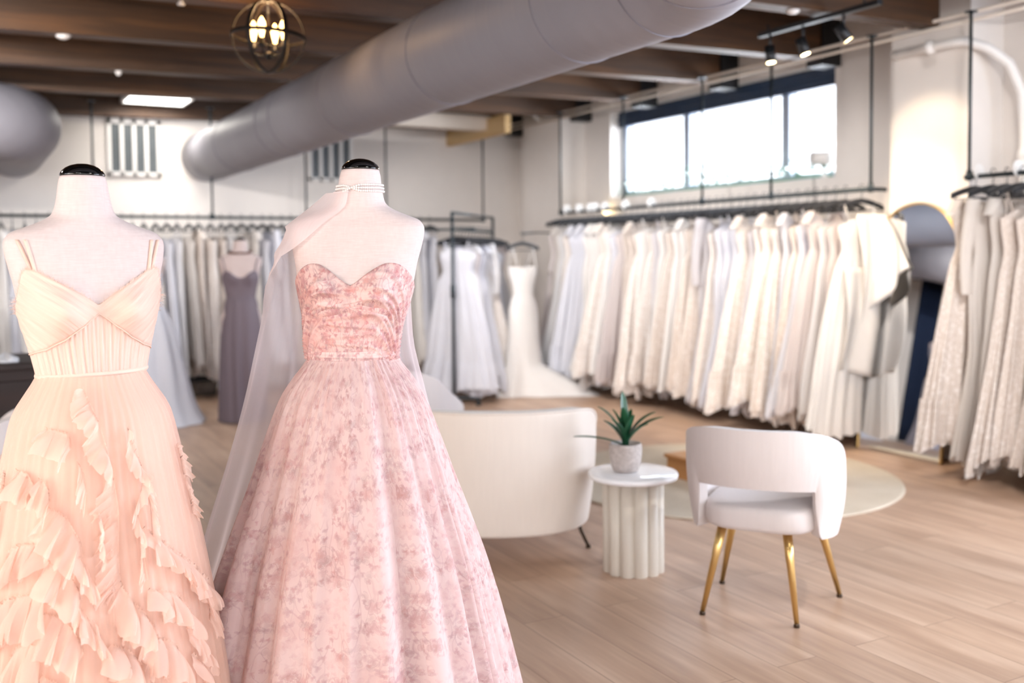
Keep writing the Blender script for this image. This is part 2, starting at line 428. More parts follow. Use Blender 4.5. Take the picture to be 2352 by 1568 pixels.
# lit ceiling panels: first one real, the others added out of view for brightness
pan = emit('lit_panel_diffuser', (255, 252, 246), 5)
PL = [(1.75, 10.42), (1.9, .45), (-1.4, 5.25)]
for i, (x, y) in enumerate(PL):
    t = thing('ceiling_panel_light', ['square lit panel light between beams near the back wall', 'added lit panel light between beams above the shop front', 'added lit panel light between beams over the counter'][i], 'light', (x, y, 2.98))
    o = MB()
    for a, b, c, d in ((-.31, -.31, .31, -.285), (-.31, .285, .31, .31), (-.31, -.285, -.285, .285), (.285, -.285, .31, .285)): o.box((a, b, 0), (c, d, .04))
    o.box((-.31, -.31, .04), (.31, .31, .05)); o.box((-.3, -.3, .05), (-.28, -.28, .37)); o.box((.28, .28, .05), (.3, .3, .37)); o.box((-.3, .28, .05), (-.28, .3, .37)); o.box((.28, -.3, .05), (.3, -.28, .37))
    o.build('frame', M['white'], t)
    MB().box((-.285, -.285, .01), (.285, .285, .02)).build('diffuser', pan, t)
    area('panel_light', (x, y, 2.965), (x, y, 0), .55, .55, (8, 7, 10)[i], (1, .93, .84))
# unseen spot tracks added to brighten the gowns, rails, duct elbow and back wall
def added_track(x, y, tg, power, label):
    t = thing('track_light', label, 'track light', (x, y, 2.90))
    MB().box((-.5, -.02, -.015), (.5, .02, .015)).build('track', M['black'], t)
    MB().tube([(-.3, 0, 0), (-.3, 0, .45)], .008, 6).tube([(.3, 0, 0), (.3, 0, .45)], .008, 6).build('hanger_rod', M['black'], t)
    for i, g in enumerate(tg):
        xx = -.35+.35*i; d = (Vector(g)-Vector((x+xx, y, 2.76))).normalized()
        MB().tube([Vector((xx, 0, -.14))-d*.06, Vector((xx, 0, -.14))+d*.05], .034, 14).tube([(xx, 0, 0), (xx, 0, -.1)], .009, 6).build('spot_head', M['black'], t)
        spot('track_spot', Vector((x+xx, y, 2.76))+d*.07, g, power, (1, .95, .91), 80)  # brightening lamp of the added track
added_track(-.6, 1.05, [(-.4, 2.2, 1.1), (.3, 2.4, .9), (1.2, 2.45, 1.0)], 5, 'added black ceiling track with spotlights above the two front gowns')
added_track(3.35, 1.55, [(4.2, 3.2, .4), (5.55, 4.9, 1.0), (5.5, 3.7, 1.0)], 60, 'added black ceiling track near the front lighting the far right rail')
added_track(3.25, 8.60, [(2.9, 10.5, 1.0), (3.8, 10.5, 1.1), (4.8, 10.5, 1.2)], 26, 'added black ceiling track above the long duct lighting the back wall')
added_track(-.95, 6.45, [(-1.2, 8.8, 2.4), (-.5, 8.9, 2.45), (.2, 8.9, 2.5)], 75, 'added black ceiling track facing the short duct elbow')
added_track(-.75, 5.45, [(.9, 10.5, .8), (1.7, 9.4, .5), (2.5, 10.5, .8)], 62, 'added black ceiling track lighting the left half of the back rail')
added_track(3.25, 5.90, [(5.7, 4.6, .9), (5.7, 6.0, .9), (5.6, 7.2, .9)], 52, 'added black ceiling track above the long duct lighting the near half of the window rail')
added_track(3.25, 7.10, [(5.0, 9.2, .9), (5.7, 8.6, .9), (5.6, 7.6, .9)], 52, 'added black ceiling track above the long duct lighting the far half of the window rail')

for (x, y, lb) in ((1.12, 5.85, 'small white sprinkler head hanging below the dark ceiling left of the chandelier'),):
    t = thing('sprinkler_head', lb, 'sprinkler', (x, y, 2.90))
    MB().lathe([(.012, .4), (.012, 0), (.03, -.002), (.03, -.010), (.012, -.014), (.012, -.05), (.022, -.056), (.022, -.062), (.002, -.064)], n=14).build('body', M['white'], t)
for (x, y, z0, lb) in ((.612, 7.05, 2.875, 'white dome smoke detector below the dark ceiling far left of the chandelier'), (1.10, 8.25, 2.875, 'tiny white sensor below the ceiling beams below and left of the chandelier'), (4.58, 4.65, 2.95, 'white smoke detector on a beam beside the black track light')):
    r = .055 if 'tiny' not in lb else .026
    t = thing('smoke_detector', lb, 'detector', (x, y, z0))
    MB().lathe([(.011, .4), (.011, .012), (r, .010), (r, -.014), (r*.9, -.022)], n=20).build('base', M['white'], t)
    MB().lathe([(r*.8, -.02), (r*.75, -.034), (r*.4, -.045), (.002, -.048)], n=20).build('cover', M['white'], t)
# conduits
def pipe_run(name, label, pts, r, m, cat='pipe', fit=()):
    o = MB().tube(pts, r, 10).build(name, m); tag(o, label, cat)
    for q in fit: MB().ball(q, r*1.5, 10, 6).build('fitting', m, o)
    return o
pipe_run('conduit', 'thin brown conduit bending along the dark beams at top left', [(-1.2, 5.0, 2.93), (-.2, 5.3, 2.93), (.0, 5.36, 2.93), (.95, 5.40, 2.93), (1.05, 5.36, 2.93), (1.09, 5.25, 2.93), (1.1, 4.7, 2.93)], .012, simple('brown_conduit', (140, 104, 72), .5))
pipe_run('conduit', 'upper of two thin cream conduits along the window wall', [(5.80, 11.0, 2.97), (5.80, 3.0, 2.97)], .012, M['cream'])
pipe_run('conduit', 'lower of two thin cream conduits along the window wall', [(5.83, 11.0, 2.925), (5.83, 3.0, 2.925)], .012, M['cream'])
pipe_run('water_pipe', 'thick white pipe bending down the wall beside the far right gown rail', [(6.0, 4.98, 2.80), (5.80, 4.9, 2.80), (5.79, 4.45, 2.80), (5.8, 4.33, 2.79), (5.9, 4.24, 2.74), (6.02, 4.17, 2.64), (6.10, 4.13, 2.45), (6.12, 4.12, 2.2), (6.12, 4.12, .05)], .032, M['white'], fit=[(6.12, 4.12, 2.05), (5.79, 4.6, 2.80)])
pipe_run('brace_bar', 'white diagonal brace bar in the far corner under the beams', [(5.75, 9.75, 2.93), (5.25, 9.44, 3.1)], .016, M['white'])
# ------------------------------------------------------------------ furniture
M['boucle'] = fabric('off_white_upholstery', (214, 206, 204), trans=0, rough=.9, bump=.25, var=.03, sheen=.3)
M['sofafab'] = fabric('cream_upholstery', (222, 210, 199), trans=0, rough=.9, bump=.25, var=.03, sheen=.3)

def chair(name, label, loc, rz):
    """tub chair: wrap-around back with a cut-out, seat pad and four splayed brass legs; it faces local +y"""
    t = thing(name, label, 'chair', loc, rz)
    rows = []; nU = 88; phm = radians(118)
    def zlow(p):
        a = abs(p)
        k = min(1, max(0, (a-radians(50))/radians(8))); k = k*k*(3-2*k)
        return .525+.008*cos(p*2)-(.525-.335)*k
    def ztop(p): return sm([(0, .752), (40, .745), (70, .70), (95, .60), (118, .50)], abs(math.degrees(p)))
    for j in range(13):
        v = j/12; r = []
        for i in range(nU+1):
            p = -phm+2*phm*i/nU; z = zlow(p)+(ztop(p)-zlow(p))*v
            bulge = .018*sin(pi*v); fl = .035*(z-.33)/.4
            R = .248+bulge*.6+fl; x = R*1.03*sin(p); y = -R*.93*cos(p)
            if abs(p) > pi/2: y = .235*(abs(p)-pi/2)/(phm-pi/2)*.9; x *= 1.0
            r.append((x, y, z))
        rows.append(r)
    b = MB().grid(rows).build('backrest', M['boucle'], t); solid(b, .055, 0); bevel(b, .02, 4); subsurf(b, 1)
    # seat pad
    def rr(s, z): return [(s*.222*abs(cos(a))**.55*(1 if cos(a) >= 0 else -1), .02+s*.235*abs(sin(a))**.55*(1 if sin(a) >= 0 else -1), z) for a in [2*pi*k/40 for k in range(40)]]
    s = MB().grid([rr(.90, .345), rr(.97, .353), rr(1, .368), rr(1, .415), rr(.97, .434), rr(.9, .443), rr(.6, .449), rr(.2, .450)], True, cap0=True, cap1=True)
    s.build('seat', M['boucle'], t)
    for sx, sy, bx, by in ((-1, -1, -.20, -.215), (1, -1, .16, -.205), (1, 1, .265, .208), (-1, 1, -.215, .183)):
        if 1:
            top = Vector((bx*.68, by*.68+.01, .355)); bot = Vector((bx, by, .012))
            d = bot-top
            lg = MB().tube([top, top+d*.35, top+d*.36, bot], [.019, .0165, .0155, .0095], 14).build('leg', M['gold'], t)
            MB().lathe([(.011, -.012), (.012, -.006), (.009, .004), (.006, .01)], bot, 12).build('glide', M['bronze'], lg)
    return t
CH = chair('tub_chair', 'white upholstered tub chair with a cut-out back and four gold legs', (2.80, 2.985, 0), -radians(54))
copy_tree(CH, 'white upholstered tub chair standing behind the cream barrel armchair', loc=(2.36, 5.62, 0), rz=-radians(62))
copy_tree(CH, 'white tub chair in front of the dark counter, half hidden by the peach gown', loc=(.02, 4.98, 0), rz=radians(75))

def loveseat():
    t = thing('barrel_armchair', 'cream barrel-back armchair with thin dark legs between floral gown and side table', 'armchair', (2.285, 4.28, 0), radians(-27))
    A, B = .475, .45
    def P(p, k=1.0):
        c, s = cos(p), sin(p); n = 2/2.35
        return (A*k*abs(s)**n*(1 if s >= 0 else -1), -B*k*abs(c)**n*(1 if c >= 0 else -1))
    rows = []; N = 72; pm = radians(122)
    def zt(p): return sm([(0, .715), (45, .712), (64, .695), (80, .64), (96, .56), (122, .46)], abs(math.degrees(p)))
    for v in [i/14 for i in range(15)]:
        r = []
        for i in range(N+1):
            p = -pm+2*pm*i/N; z = .135+(zt(p)-.135)*v
            k = 1-.10*(1-v)**2-.012*v; x, y = P(p, k); r.append((x, y, z))
        rows.append(r)
    b = MB().grid(rows).build('backrest', M['sofafab'], t); solid(b, .10, -1); bevel(b, .03, 4)
    # piping along the top rear edge
    MB().tube([(*P(-pm+2*pm*i/N, .985), zt(-pm+2*pm*i/N)-.004) for i in range(N+1)], .006, 6).build('piping', M['sofafab'], t)
    def rr(k, z, dy=0): return [(k*.385*abs(cos(a))**.5*(1 if cos(a) >= 0 else -1), .06+dy+k*.37*abs(sin(a))**.5*(1 if sin(a) >= 0 else -1), z) for a in [2*pi*q/48 for q in range(48)]]
    MB().grid([rr(.93, .15), rr(.99, .16), rr(1, .2), rr(1, .30), rr(.97, .31)], True, cap0=True, cap1=True).build('seat_base', M['sofafab'], t)
    MB().grid([rr(.94, .312, .03), rr(.99, .33, .03), rr(1, .37, .03), rr(.98, .42, .03), rr(.93, .44, .03), rr(.6, .45, .03), rr(.2, .452, .03)], True, cap0=True, cap1=True).build('seat_cushion', M['sofafab'], t)
    for x, y in ((-.37, -.09), (.37, -.09), (-.33, .36), (.33, .36)):
        lg = MB().tube([(x, y, .15), (x*1.05, y*1.06, .08), (x*1.14, y*1.16, .008)], [.011, .009, .007], 10).build('leg', M['bronze'], t)
        MB().lathe([(.012, 0), (.012, .01), (.008, .018)], (x*1.14, y*1.16, 0), 10).build('glide', M['bronze'], lg)
loveseat()

# fluted side table and the plant on it
TC = (2.605, 3.615)
t = thing('side_table', 'round white side table with a fluted column base beside the barrel armchair', 'table', (*TC, 0))
MB().lathe([(.185, .418), (.196, .421), (.201, .429), (.201, .437), (.197, .444), (.188, .447), (.1, .447), (.01, .447)], n=64).build('table_top', simple('glossy_white_top', (244, 244, 246), .12, var=.01), t)
pm = simple('greige_fluted_column', (206, 196, 182), .45, var=.02)
for k in range(12):
    a = 2*pi*(k+.35)/12
    MB().lathe([(.0325, 0), (.034, .003), (.034, .416)], (.106*cos(a), .106*sin(a), 0), 20).build('flute', pm, t)
MB().lathe([(.10, .002), (.10, .414)], n=24).build('core', pm, t)
PC = (2.575, 3.63)
def concrete():
    t = NT('ribbed_concrete'); c = t.coord('Object'); n = t.noise(c, 60, 4)
    wv = t.n('TexWave', {'Vector': c, 'Scale': 26.0, 'Distortion': 1.5}, wave_type='BANDS', bands_direction='Z').outputs[0]
    t.ln(t.ramp(n, [(.3, lin((168, 156, 150))), (.7, lin((196, 186, 180)))]), t.p.inputs['Base Color']); t.p.inputs['Roughness'].default_value = .85
    t.bump(t.math('ADD', n, wv), .35, .003); return t.m
t = thing('plant_pot', 'small grey ribbed pot standing on the round white side table', 'pot', (*PC, .447))
MB().lathe([(.046, .001), (.056, .006), (.068, .04), (.0735, .08), (.073, .115), (.071, .128), (.065, .128), (.064, .108), (.01, .105)], n=48).build('pot_body', concrete(), t)
MB().lathe([(.0635, .095), (.062, .108), (.03, .113), (.005, .115)], n=24).build('soil', simple('dark_soil', (52, 44, 40), .95, var=.3, scale=60, bump=.5), t)
def leaf_mat(name, d, l):
    t = NT(name); c = t.coord('UV'); g = t.n('SeparateXYZ', {0: c})
    n = t.noise(t.n('Mapping', {0: c, 3: (40, 2, 1)}).outputs[0], 1, 3)
    f = t.math('ADD', t.math('MULTIPLY', n, .6), t.math('MULTIPLY', g.outputs[1], .3))
    t.ln(t.ramp(f, [(.2, lin(d)), (.7, lin(l))]), t.p.inputs['Base Color']); t.p.inputs['Roughness'].default_value = .32
    return t.m
lm = leaf_mat('green_leaf', (8, 46, 32), (34, 92, 58)); ly = leaf_mat('young_leaf', (92, 138, 30), (140, 176, 56))
t = thing('agave_plant', 'green sword-leaved agave plant growing in the grey pot', 'plant', (*PC, .555))
R = random.Random(4)
# (azimuth, reach, rise, width): azimuth 0 = picture right
lv = [(0, .135, .19, .027), (18, .19, .165, .02), (168, .125, .215, .022), (182, .235, .075, .016), (110, .03, .26, .023), (250, .04, .20, .026), (300, .065, .17, .026), (60, .07, .18, .022), (215, .08, .15, .026), (335, .105, .13, .024), (140, .12, .13, .02), (195, .06, .19, .022)]
vx, vy = Vector((.875, -.483, 0)), Vector((.483, .875, 0))
for az, re, ri, wd in lv+[(200, .012, .12, .013), (30, .015, .11, .012)]:
    a = radians(az); d = vx*cos(a)+vy*sin(a); sd = Vector((-d.y, d.x, 0)); rows = []; uv = []
    for j in range(15):
        s = j/14; c = d*(re*(s**1.25))+Vector((0, 0, ri*(s**.8)*(1-.12*s*s*(re/.1))))
        w = wd*(.55+.9*s)*(1-s**2.2)**.8+.0006; nn = Vector((-d.x*ri, -d.y*ri, re)).normalized() if re > .02 else -d
        rows.append([c-sd*w+nn*w*.35, c-nn*.004, c+sd*w+nn*w*.35]); uv += [(0, s), (.5, s), (1, s)]
    o = MB().grid(rows, uvs=uv).build('leaf', ly if re < .02 else lm, t); solid(o, .0025); subsurf(o, 1)

# round rug and wooden fitting platform on it
def rug_mat():
    t = NT('woven_rug'); c = t.coord('Object'); n = t.noise(c, 220, 3); b = t.noise(c, 3, 3)
    t.ln(t.ramp(t.math('ADD', t.math('MULTIPLY', n, .5), t.math('MULTIPLY', b, .5)), [(.35, lin((202, 188, 168))), (.65, lin((224, 212, 194)))]), t.p.inputs['Base Color'])
    t.p.inputs['Roughness'].default_value = .95; t.bump(n, .4, .004); return t.m
o = MB().lathe([(1.07, .001), (1.075, .005), (1.07, .011), (1.05, .012), (.5, .012), (.01, .012)], (4.18, 4.83, 0), 96).build('round_rug', rug_mat()); tag(o, 'large round beige woven rug on the oak floor behind the chair', 'rug')
t = thing('fitting_platform', 'low honey-coloured wooden fitting platform standing on the round rug', 'platform', (3.87, 4.28, .012))
wm = wood_mat('honey_oak', (176, 118, 62), (206, 150, 92), (226, 176, 118), 'Y', .4, 1, .05)
bevel(MB().box((.015, .015, 0), (.735, .745, .115)).build('base', wm, t), .004)
bevel(MB().box((0, 0, .115), (.75, .76, .14)).build('top', wm, t), .006, 3)

# arched mirror leaning on the pilaster
def mirror():
    lean = atan2(.19, 1.755); t = thing('arched_mirror', 'tall arched mirror with thin brass rim leaning on the pilaster between two gown racks', 'mirror', (5.65, 4.72, .004))
    Hh, wv = 1.765, .35
    def out(w, h):
        pts = [(w, 0), (w, h-wv)]+[(w*cos(pi*k/28), h-wv+w*sin(pi*k/28)) for k in range(1, 28)]+[(-w, h-wv), (-w, 0)]
        return pts
    def tr(y, z, off): return (sin(lean)*z-cos(lean)*off, y, cos(lean)*z+sin(lean)*off)
    g = out(wv-.004, Hh-.004)
    mm = NT('silvered_mirror'); nz = mm.noise(mm.coord('Object'), 2, 1)
    mm.ln(mm.mix(.02, (.86, .88, .89, 1), nz), mm.p.inputs['Base Color']); mm.p.inputs['Metallic'].default_value = 1; mm.p.inputs['Roughness'].default_value = .015
    n = len(g); MB().add([tr(y, z, .002) for y, z in g], [tuple(range(n-1, -1, -1))], flat=True).build('mirror_glass', mm.m, t, False)
    MB().add([tr(y, z, -.016) for y, z in g]+[tr(y, z, -.001) for y, z in g], [tuple(range(n)), tuple(range(2*n-1, n-1, -1))]+[(i, (i+1) % n, n+(i+1) % n, n+i) for i in range(n)], flat=True).build('back_panel', M['black'], t, False)
    a, b = out(wv, Hh), out(wv-.006, Hh-.006); rows = []
    for (y, z), (y2, z2) in zip(a, b): rows.append([tr(y, z, -.015), tr(y, z, .012), tr(y2, z2, .012), tr(y2, z2, -.015)])
    MB().grid(rows, True).build('rim', M['gold'], t)
mirror()

# dark counter at far left with accessories
t = thing('sales_counter', 'dark mahogany counter at the far left behind the peach gown', 'counter', (-.26, 6.3, 0))
dk = wood_mat('dark_mahogany', (20, 9, 6), (32, 15, 10), (46, 23, 15), 'X', .55)
bevel(MB().box((-.75, -.28, .06), (.62, .28, .82)).build('body', dk, t)); bevel(MB().box((-.79, -.32, .82), (.66, .32, .86)).build('counter_top', dk, t), .006)
MB().box((-.70, -.25, 0), (.57, .25, .06)).build('plinth', M['black'], t)
for i in range(3): bevel(MB().box((-.70+.44*i, -.292, .12), (-.70+.44*i+.40, -.279, .76)).build('front_panel', dk, t), .006)
R = random.Random(9)
def crumple(seed, rx, ry, h):
    R = random.Random(seed); ph = [(R.uniform(0, 6), R.uniform(3, 9), R.uniform(-2, 2)) for _ in range(5)]
    rows = []
    for j in range(9):
        s = j/8; r = []
        for k in range(40):
            a = 2*pi*k/40; f = 1+.12*sum(sin(a*q+p+s*w*3) for p, q, w in ph)/2
            r.append((rx*(1-s**1.6*.93)*f*cos(a), ry*(1-s**1.6*.93)*f*sin(a), max(.001, h*(s**.7)*(1+.15*sin(a*3+ph[0][0])) if j else .001)))
        rows.append(r)
    return MB().grid(rows, True, cap1=True)
lac = fabric('white_lace_cloth', (240, 240, 244), .2, .8, bump=.4)
for i, (x, y, rx, ry, h, lb) in enumerate(((.02, 6.2, .12, .12, .10, 'crumpled white lace cloth heaped on the dark counter, largest heap'), (-.17, 6.15, .08, .1, .06, 'small heap of white tulle at the outer end of the dark counter'), (.19, 6.1, .07, .09, .045, 'low white folded ribbon pile on the counter next to the peach gown'))):
    o = crumple(i+3, rx, ry, h).build('lace_cloth', lac); o.location = (x, y, .861); tag(o, lb, 'cloth')
t = thing('pillar_candle', 'slim cream pillar candle standing on the dark counter', 'candle', (.12, 6.32, .86))
MB().lathe([(.028, 0), (.03, .004), (.03, .15), (.026, .155), (.005, .15)], n=24).build('wax', simple('cream_wax', (240, 232, 216), .5), t); MB().tube([(0, 0, .15), (.002, 0, .168)], .0015, 6).build('wick', M['black'], t)
t = thing('perfume_bottle', 'small amber glass bottle on the dark counter beside the candle', 'bottle', (-.08, 6.36, .86))
MB().lathe([(.024, 0), (.026, .004), (.026, .07), (.01, .085), (.01, .1)], n=20).build('bottle_body', simple('amber_glass', (196, 150, 80), .15), t); MB().lathe([(.012, .1), (.012, .125), (.002, .127)], n=16).build('cap', M['gold'], t)

# navy curtain and baskets, storage under the racks
rows = []
for j in range(14):
    z = .02+2.5*j/13
    rows.append([(.02*k-1.55, 10.2+.035*sin(k*1.15+.2*sin(z*2)), z) for k in range(24)])
o = MB().grid(rows).build('navy_curtain', fabric('navy_velvet', (20, 34, 58), 0, .8, bump=.2)); solid(o, .006); tag(o, 'dark navy curtain hanging beside the back gown rail, seen in the mirror', 'curtain')
t = thing('curtain_rod', 'short black rod carrying the navy curtain', 'rod', (-1.32, 10.2, 2.53)); MB().tube([(-.30, 0, 0), (.32, 0, 0)], .014, 10).ball((-.31, 0, 0), .022).ball((.33, 0, 0), .022).build('bar', M['black'], t)
MB().tube([(0, 0, 0), (0, .85, 0)], .01, 8).build('wall_bracket', M['black'], t)
def wicker(name, a, b):
    t = NT(name); c = t.coord('Object'); wv = t.n('TexBrick', {'Vector': t.n('Mapping', {0: c, 2: (radians(90), 0, 0)}).outputs[0], 'Color1': L4(a), 'Color2': L4(b), 'Mortar': (.01, .01, .01, 1), 'Scale': 18.0})
    t.ln(wv.outputs[0], t.p.inputs['Base Color']); t.p.inputs['Roughness'].default_value = .8; t.bump(wv.outputs['Fac'], -.6, .01); return t.m
wk = wicker('dark_wicker', (84, 72, 62), (110, 98, 86))
def basket(name, lb, loc, sx, sy, h, m):
    t = thing(name, lb, 'basket', loc)
    def q(k, z): return [(sx*k*abs(cos(a))**.4*(1 if cos(a) >= 0 else -1), sy*k*abs(sin(a))**.4*(1 if sin(a) >= 0 else -1), z) for a in [2*pi*i/32 for i in range(32)]]
    MB().grid([q(.9, .001), q(1, h), q(.95, h), q(.86, .02)], True, cap0=True, cap1=True).build('basket_body', m, t)
    MB().tube([Vector(p) for p in q(.98, h)], .012, 6, True).build('rim', M['black'], t)
basket('wicker_basket', 'dark wicker basket under the far end of the window wall gown rail', (5.42, 9.05, 0), .2, .19, .27, wk)
basket('wicker_basket', 'dark basket on the floor under the back rail left of the grey gown', (2.05, 10.55, 0), .24, .16, .17, wk)
# garland and lamp on the window sill
gm = leaf_mat('garland_leaf', (30, 70, 52), (104, 146, 116)); g = MB(); R = random.Random(7)
for i in range(520):
    y = R.uniform(5.86, 8.9); x = 6.25+R.uniform(-.08, .05); z = 2.05+abs(R.gauss(0, .075))+.02; s = R.uniform(.03, .055)
    a, b = R.uniform(0, 6.28), R.uniform(-.2, 1.1); d = Vector((cos(a)*cos(b), sin(a)*cos(b), sin(b))); e = d.orthogonal().normalized()
    p = Vector((x, y, z)); g.add([p, p+d*s*.5+e*s*.35, p+d*s, p+d*s*.5-e*s*.35], [(0, 1, 2, 3)], [(.5, 0), (1, .5), (.5, 1), (0, .5)])
o = g.build('leaf_garland', gm); tag(o, 'pale green leaf garland lying along the sill of the high window', 'garland', kind='stuff')
pipe_run('garland_stem', 'thin stem of the garland lying on the high window sill', [(6.26, 5.9+.3*i, 2.045+.012*(i % 2)) for i in range(11)], .008, gm, 'garland')
t = thing('sill_speaker', 'small white cylinder-shaped camera on the high window sill near the mirror end', 'camera', (6.22, 5.95, 2.035))
MB().tube([(0, 0, 0), (0, 0, .1)], .012, 10).lathe([(.03, 0), (.03, .01)], n=16).build('stand', M['white'], t); MB().tube([(.0, -.07, .15), (-.04, .09, .16)], .055, 20).build('housing', M['white'], t)
t = thing('sill_lamp', 'small round glowing bulb lamp at the far end of the high window sill', 'lamp', (6.16, 8.98, 1.86))
MB().tube([(.04, 0, -.02), (0, 0, 0)], .01, 8).build('wall_mount', M['white'], t); MB().ball((-.03, 0, .03), .045, 16, 10).build('bulb', emit('warm_sill_bulb', (255, 226, 170), 4), t)
t = thing('wall_socket', 'small beige socket plate on the far pilaster beside the window wall gowns', 'socket', (5.858, 9.75, 1.08)); MB().box((-.008, -.035, -.055), (.002, .035, .055)).build('plate', M['cream'], t); MB().box((-.011, -.018, -.035), (-.008, .018, .035)).build('outlet_face', M['cream'], t)
# ------------------------------------------------------------------ racks, hangers, hanging gowns
ORD = ('first second third fourth fifth sixth seventh eighth ninth tenth eleventh twelfth thirteenth fourteenth fifteenth sixteenth seventeenth eighteenth nineteenth twentieth').split()
TENS = {2: 'twenty', 3: 'thirty', 4: 'forty', 5: 'fifty'}
def ordw(i):
    if i <= 20: return ORD[i-1]
    t, u = divmod(i, 10)
    return (TENS[t][:-1]+'ieth') if u == 0 else TENS[t]+'-'+ORD[u-1]
def hanger(name, label, loc, rz, group):
    t = thing(name, label, 'hanger', loc, rz, group)
    MB().tube([(.004-.022*cos(a), 0, .0+.022*sin(a)) for a in [pi*k/10-.35 for k in range(11)]][::-1]+[(.02, 0, -.02), (.006, 0, -.045), (0, 0, -.09)], .0028, 6).build('hook', M['pipe'], t)
    rows = []
    for k in range(25):
        x = -.21+.42*k/24; z = -.092-.052*(abs(x)/.21)**1.5
        rows.append([(x, -.006, z-.024), (x, .006, z-.024), (x, .006, z+.014), (x, -.006, z+.014)])
    MB().grid(rows, True, cap0=True, cap1=True).tube([(-.2, 0, -.142), (-.17, 0, -.165), (.17, 0, -.165), (.2, 0, -.142)], .005, 6).build('shoulder_bar', M['velvet'], t)
    return t
STYLES = {   # (z from rail, half width), thickness scale
 'a_line':  ([(.175, .165), (.30, .185), (.47, .155), (.60, .185), (.9, .22), (1.3, .28), (1.7, .345)], .9),
 'ball':    ([(.175, .165), (.30, .185), (.46, .155), (.55, .20), (.8, .26), (1.2, .33), (1.7, .39)], 1.0),
 'sheath':  ([(.175, .165), (.30, .185), (.50, .16), (.68, .19), (1.0, .195), (1.3, .205), (1.7, .235)], .85),
 'mermaid': ([(.175, .165), (.30, .185), (.48, .155), (.68, .19), (1.05, .18), (1.25, .215), (1.7, .32)], .95),
}
def fold(seed, n=7, lo=8, hi=25):
    R = random.Random(seed); K = [(R.randint(lo, hi), R.uniform(0, 6.3), R.uniform(-1.2, 1.2), R.uniform(.5, 1)) for _ in range(n)]
    s = sqrt(sum(k[3]**2 for k in K)/2)
    return lambda a, z: sum(w*sin(k*a+p+d*z*2.5) for k, p, d, w in K)/s/1.5
def gown(seed, style, mat, top='strap', L=1.68, shift=-.06, thick=1.0, hemfrill=0):
    prof, tk = STYLES[style]; f = fold(seed); f2 = fold(seed+50, 3, 2, 4); R = random.Random(seed+9)
    t = thing('bridal_gown', '', 'gown')
    tk *= thick; zw = prof[2][0]; N = 104; sw = R.uniform(-1, 1)
    def pt(a, z):
        w = sm(prof, z); u = max(0, (z-zw)/(1.7-zw))
        wy = sm([(.175, .026), (.3, .050), (zw, .044), (zw+.16, .052), (1.7, .072)], z)*tk
        am = .05+.34*u; g = f(a, z)
        cx = shift*u**1.5; x = cx+w*cos(a)*(1+.12*u*g)
        y = wy*sin(a)*(1+am*1.3*g)+.015*u*f2(a, z)+.012*sw*u
        return x, y
    rows = []; uv = []
    for j in range(25):
        v = j/24
        r = []
        for k in range(N):
            a = 2*pi*k/N
            zl = L+(.05*f2(a, 1)+.010*f(a, 1.7))
            z = zw+(zl-zw)*v; x, y = pt(a, min(z, 1.75)); r.append((x, y, -z)); uv.append((a*.2, z))
        rows.append(r)
    MB().grid(rows, True, uvs=uv).build('skirt', mat, t)
    rows = []; uv = []
    ztop = {'strap': .25, 'sleeve': .175, 'strapless': .27, 'cap': .18}[top]
    for j in range(10):
        r = []
        for k in range(N):
            a = 2*pi*k/N; dip = (.10*max(0, 1-(cos(a)/.55)**2) if top in ('sleeve', 'cap') else .03*cos(2*a))
            zt = ztop+dip; z = zt+(zw+.004-zt)*j/9; x, y = pt(a, z); r.append((x*1.01, y*1.02, -z)); uv.append((a*.2, z))
        rows.append(r)
    MB().grid(rows, True, uvs=uv).build('bodice', mat, t)
    if top == 'strap':
        for s in (-1, 1):
            for q in (-1,):
                MB().tube([(s*.10, -.028, -.27), (s*.125, -.012, -.18), (s*.135, 0, -.118), (s*.125, .012, -.18), (s*.10, .028, -.27)], .005, 6).build('strap', mat, t)
    if top == 'sleeve':
        for s in (-1, 1):
            rr = []
            for j in range(12):
                v = j/11; cxs = s*(.165+.05*v+.03*sin(v*3)); rad = .045*(1-.25*v)
                rr.append([(cxs+rad*cos(a)*(1+.1*f(a, v)), .9*rad*sin(a)*(1+.15*f(a, v)), -.165-.56*v) for a in [2*pi*k/20 for k in range(20)]])
            MB().grid(rr, True).build('sleeve', mat, t)
    if top == 'cap':
        for s in (-1, 1):
            rr = []
            for j in range(6):
                v = j/5; rr.append([(s*(.15+.07*v)+.03*cos(a), .034*sin(a)*(1+.25*f(a, v)), -.165-.10*v) for a in [2*pi*k/20 for k in range(20)]])
            MB().grid(rr, True).build('cap_sleeve', mat, t)
    if hemfrill:
        rr = []
        for j in range(6):
            v = j/5; r = []
            for k in range(N*2):
                a = pi*k/N; x, y = pt(a, L-.28); g = sin(a*31+2*sin(a*3))*.018*v
                r.append((x*(1.02+.10*v)+g*cos(a), y*(1.05+.3*v)+g*sin(a), -(L-.30+.26*v)))
            rr.append(r)
        MB().grid(rr, True).build('hem_flounce', mat, t)
    return t
def lace_mat(name, col, dark):
    t = NT(name); c = t.coord('UV'); vo = t.n('TexVoronoi', {'Vector': c, 'Scale': 46.0}); n = t.noise(c, 24, 3)
    k = t.sstep(t.math('ADD', vo.outputs['Distance'], t.math('MULTIPLY', n, .5)), .45, .75)
    t.ln(t.mix(k, L4(col), L4(dark)), t.p.inputs['Base Color']); t.p.inputs['Roughness'].default_value = .8
    t.bump(t.math('SUBTRACT', 1.0, k), .3, .004); return t.m
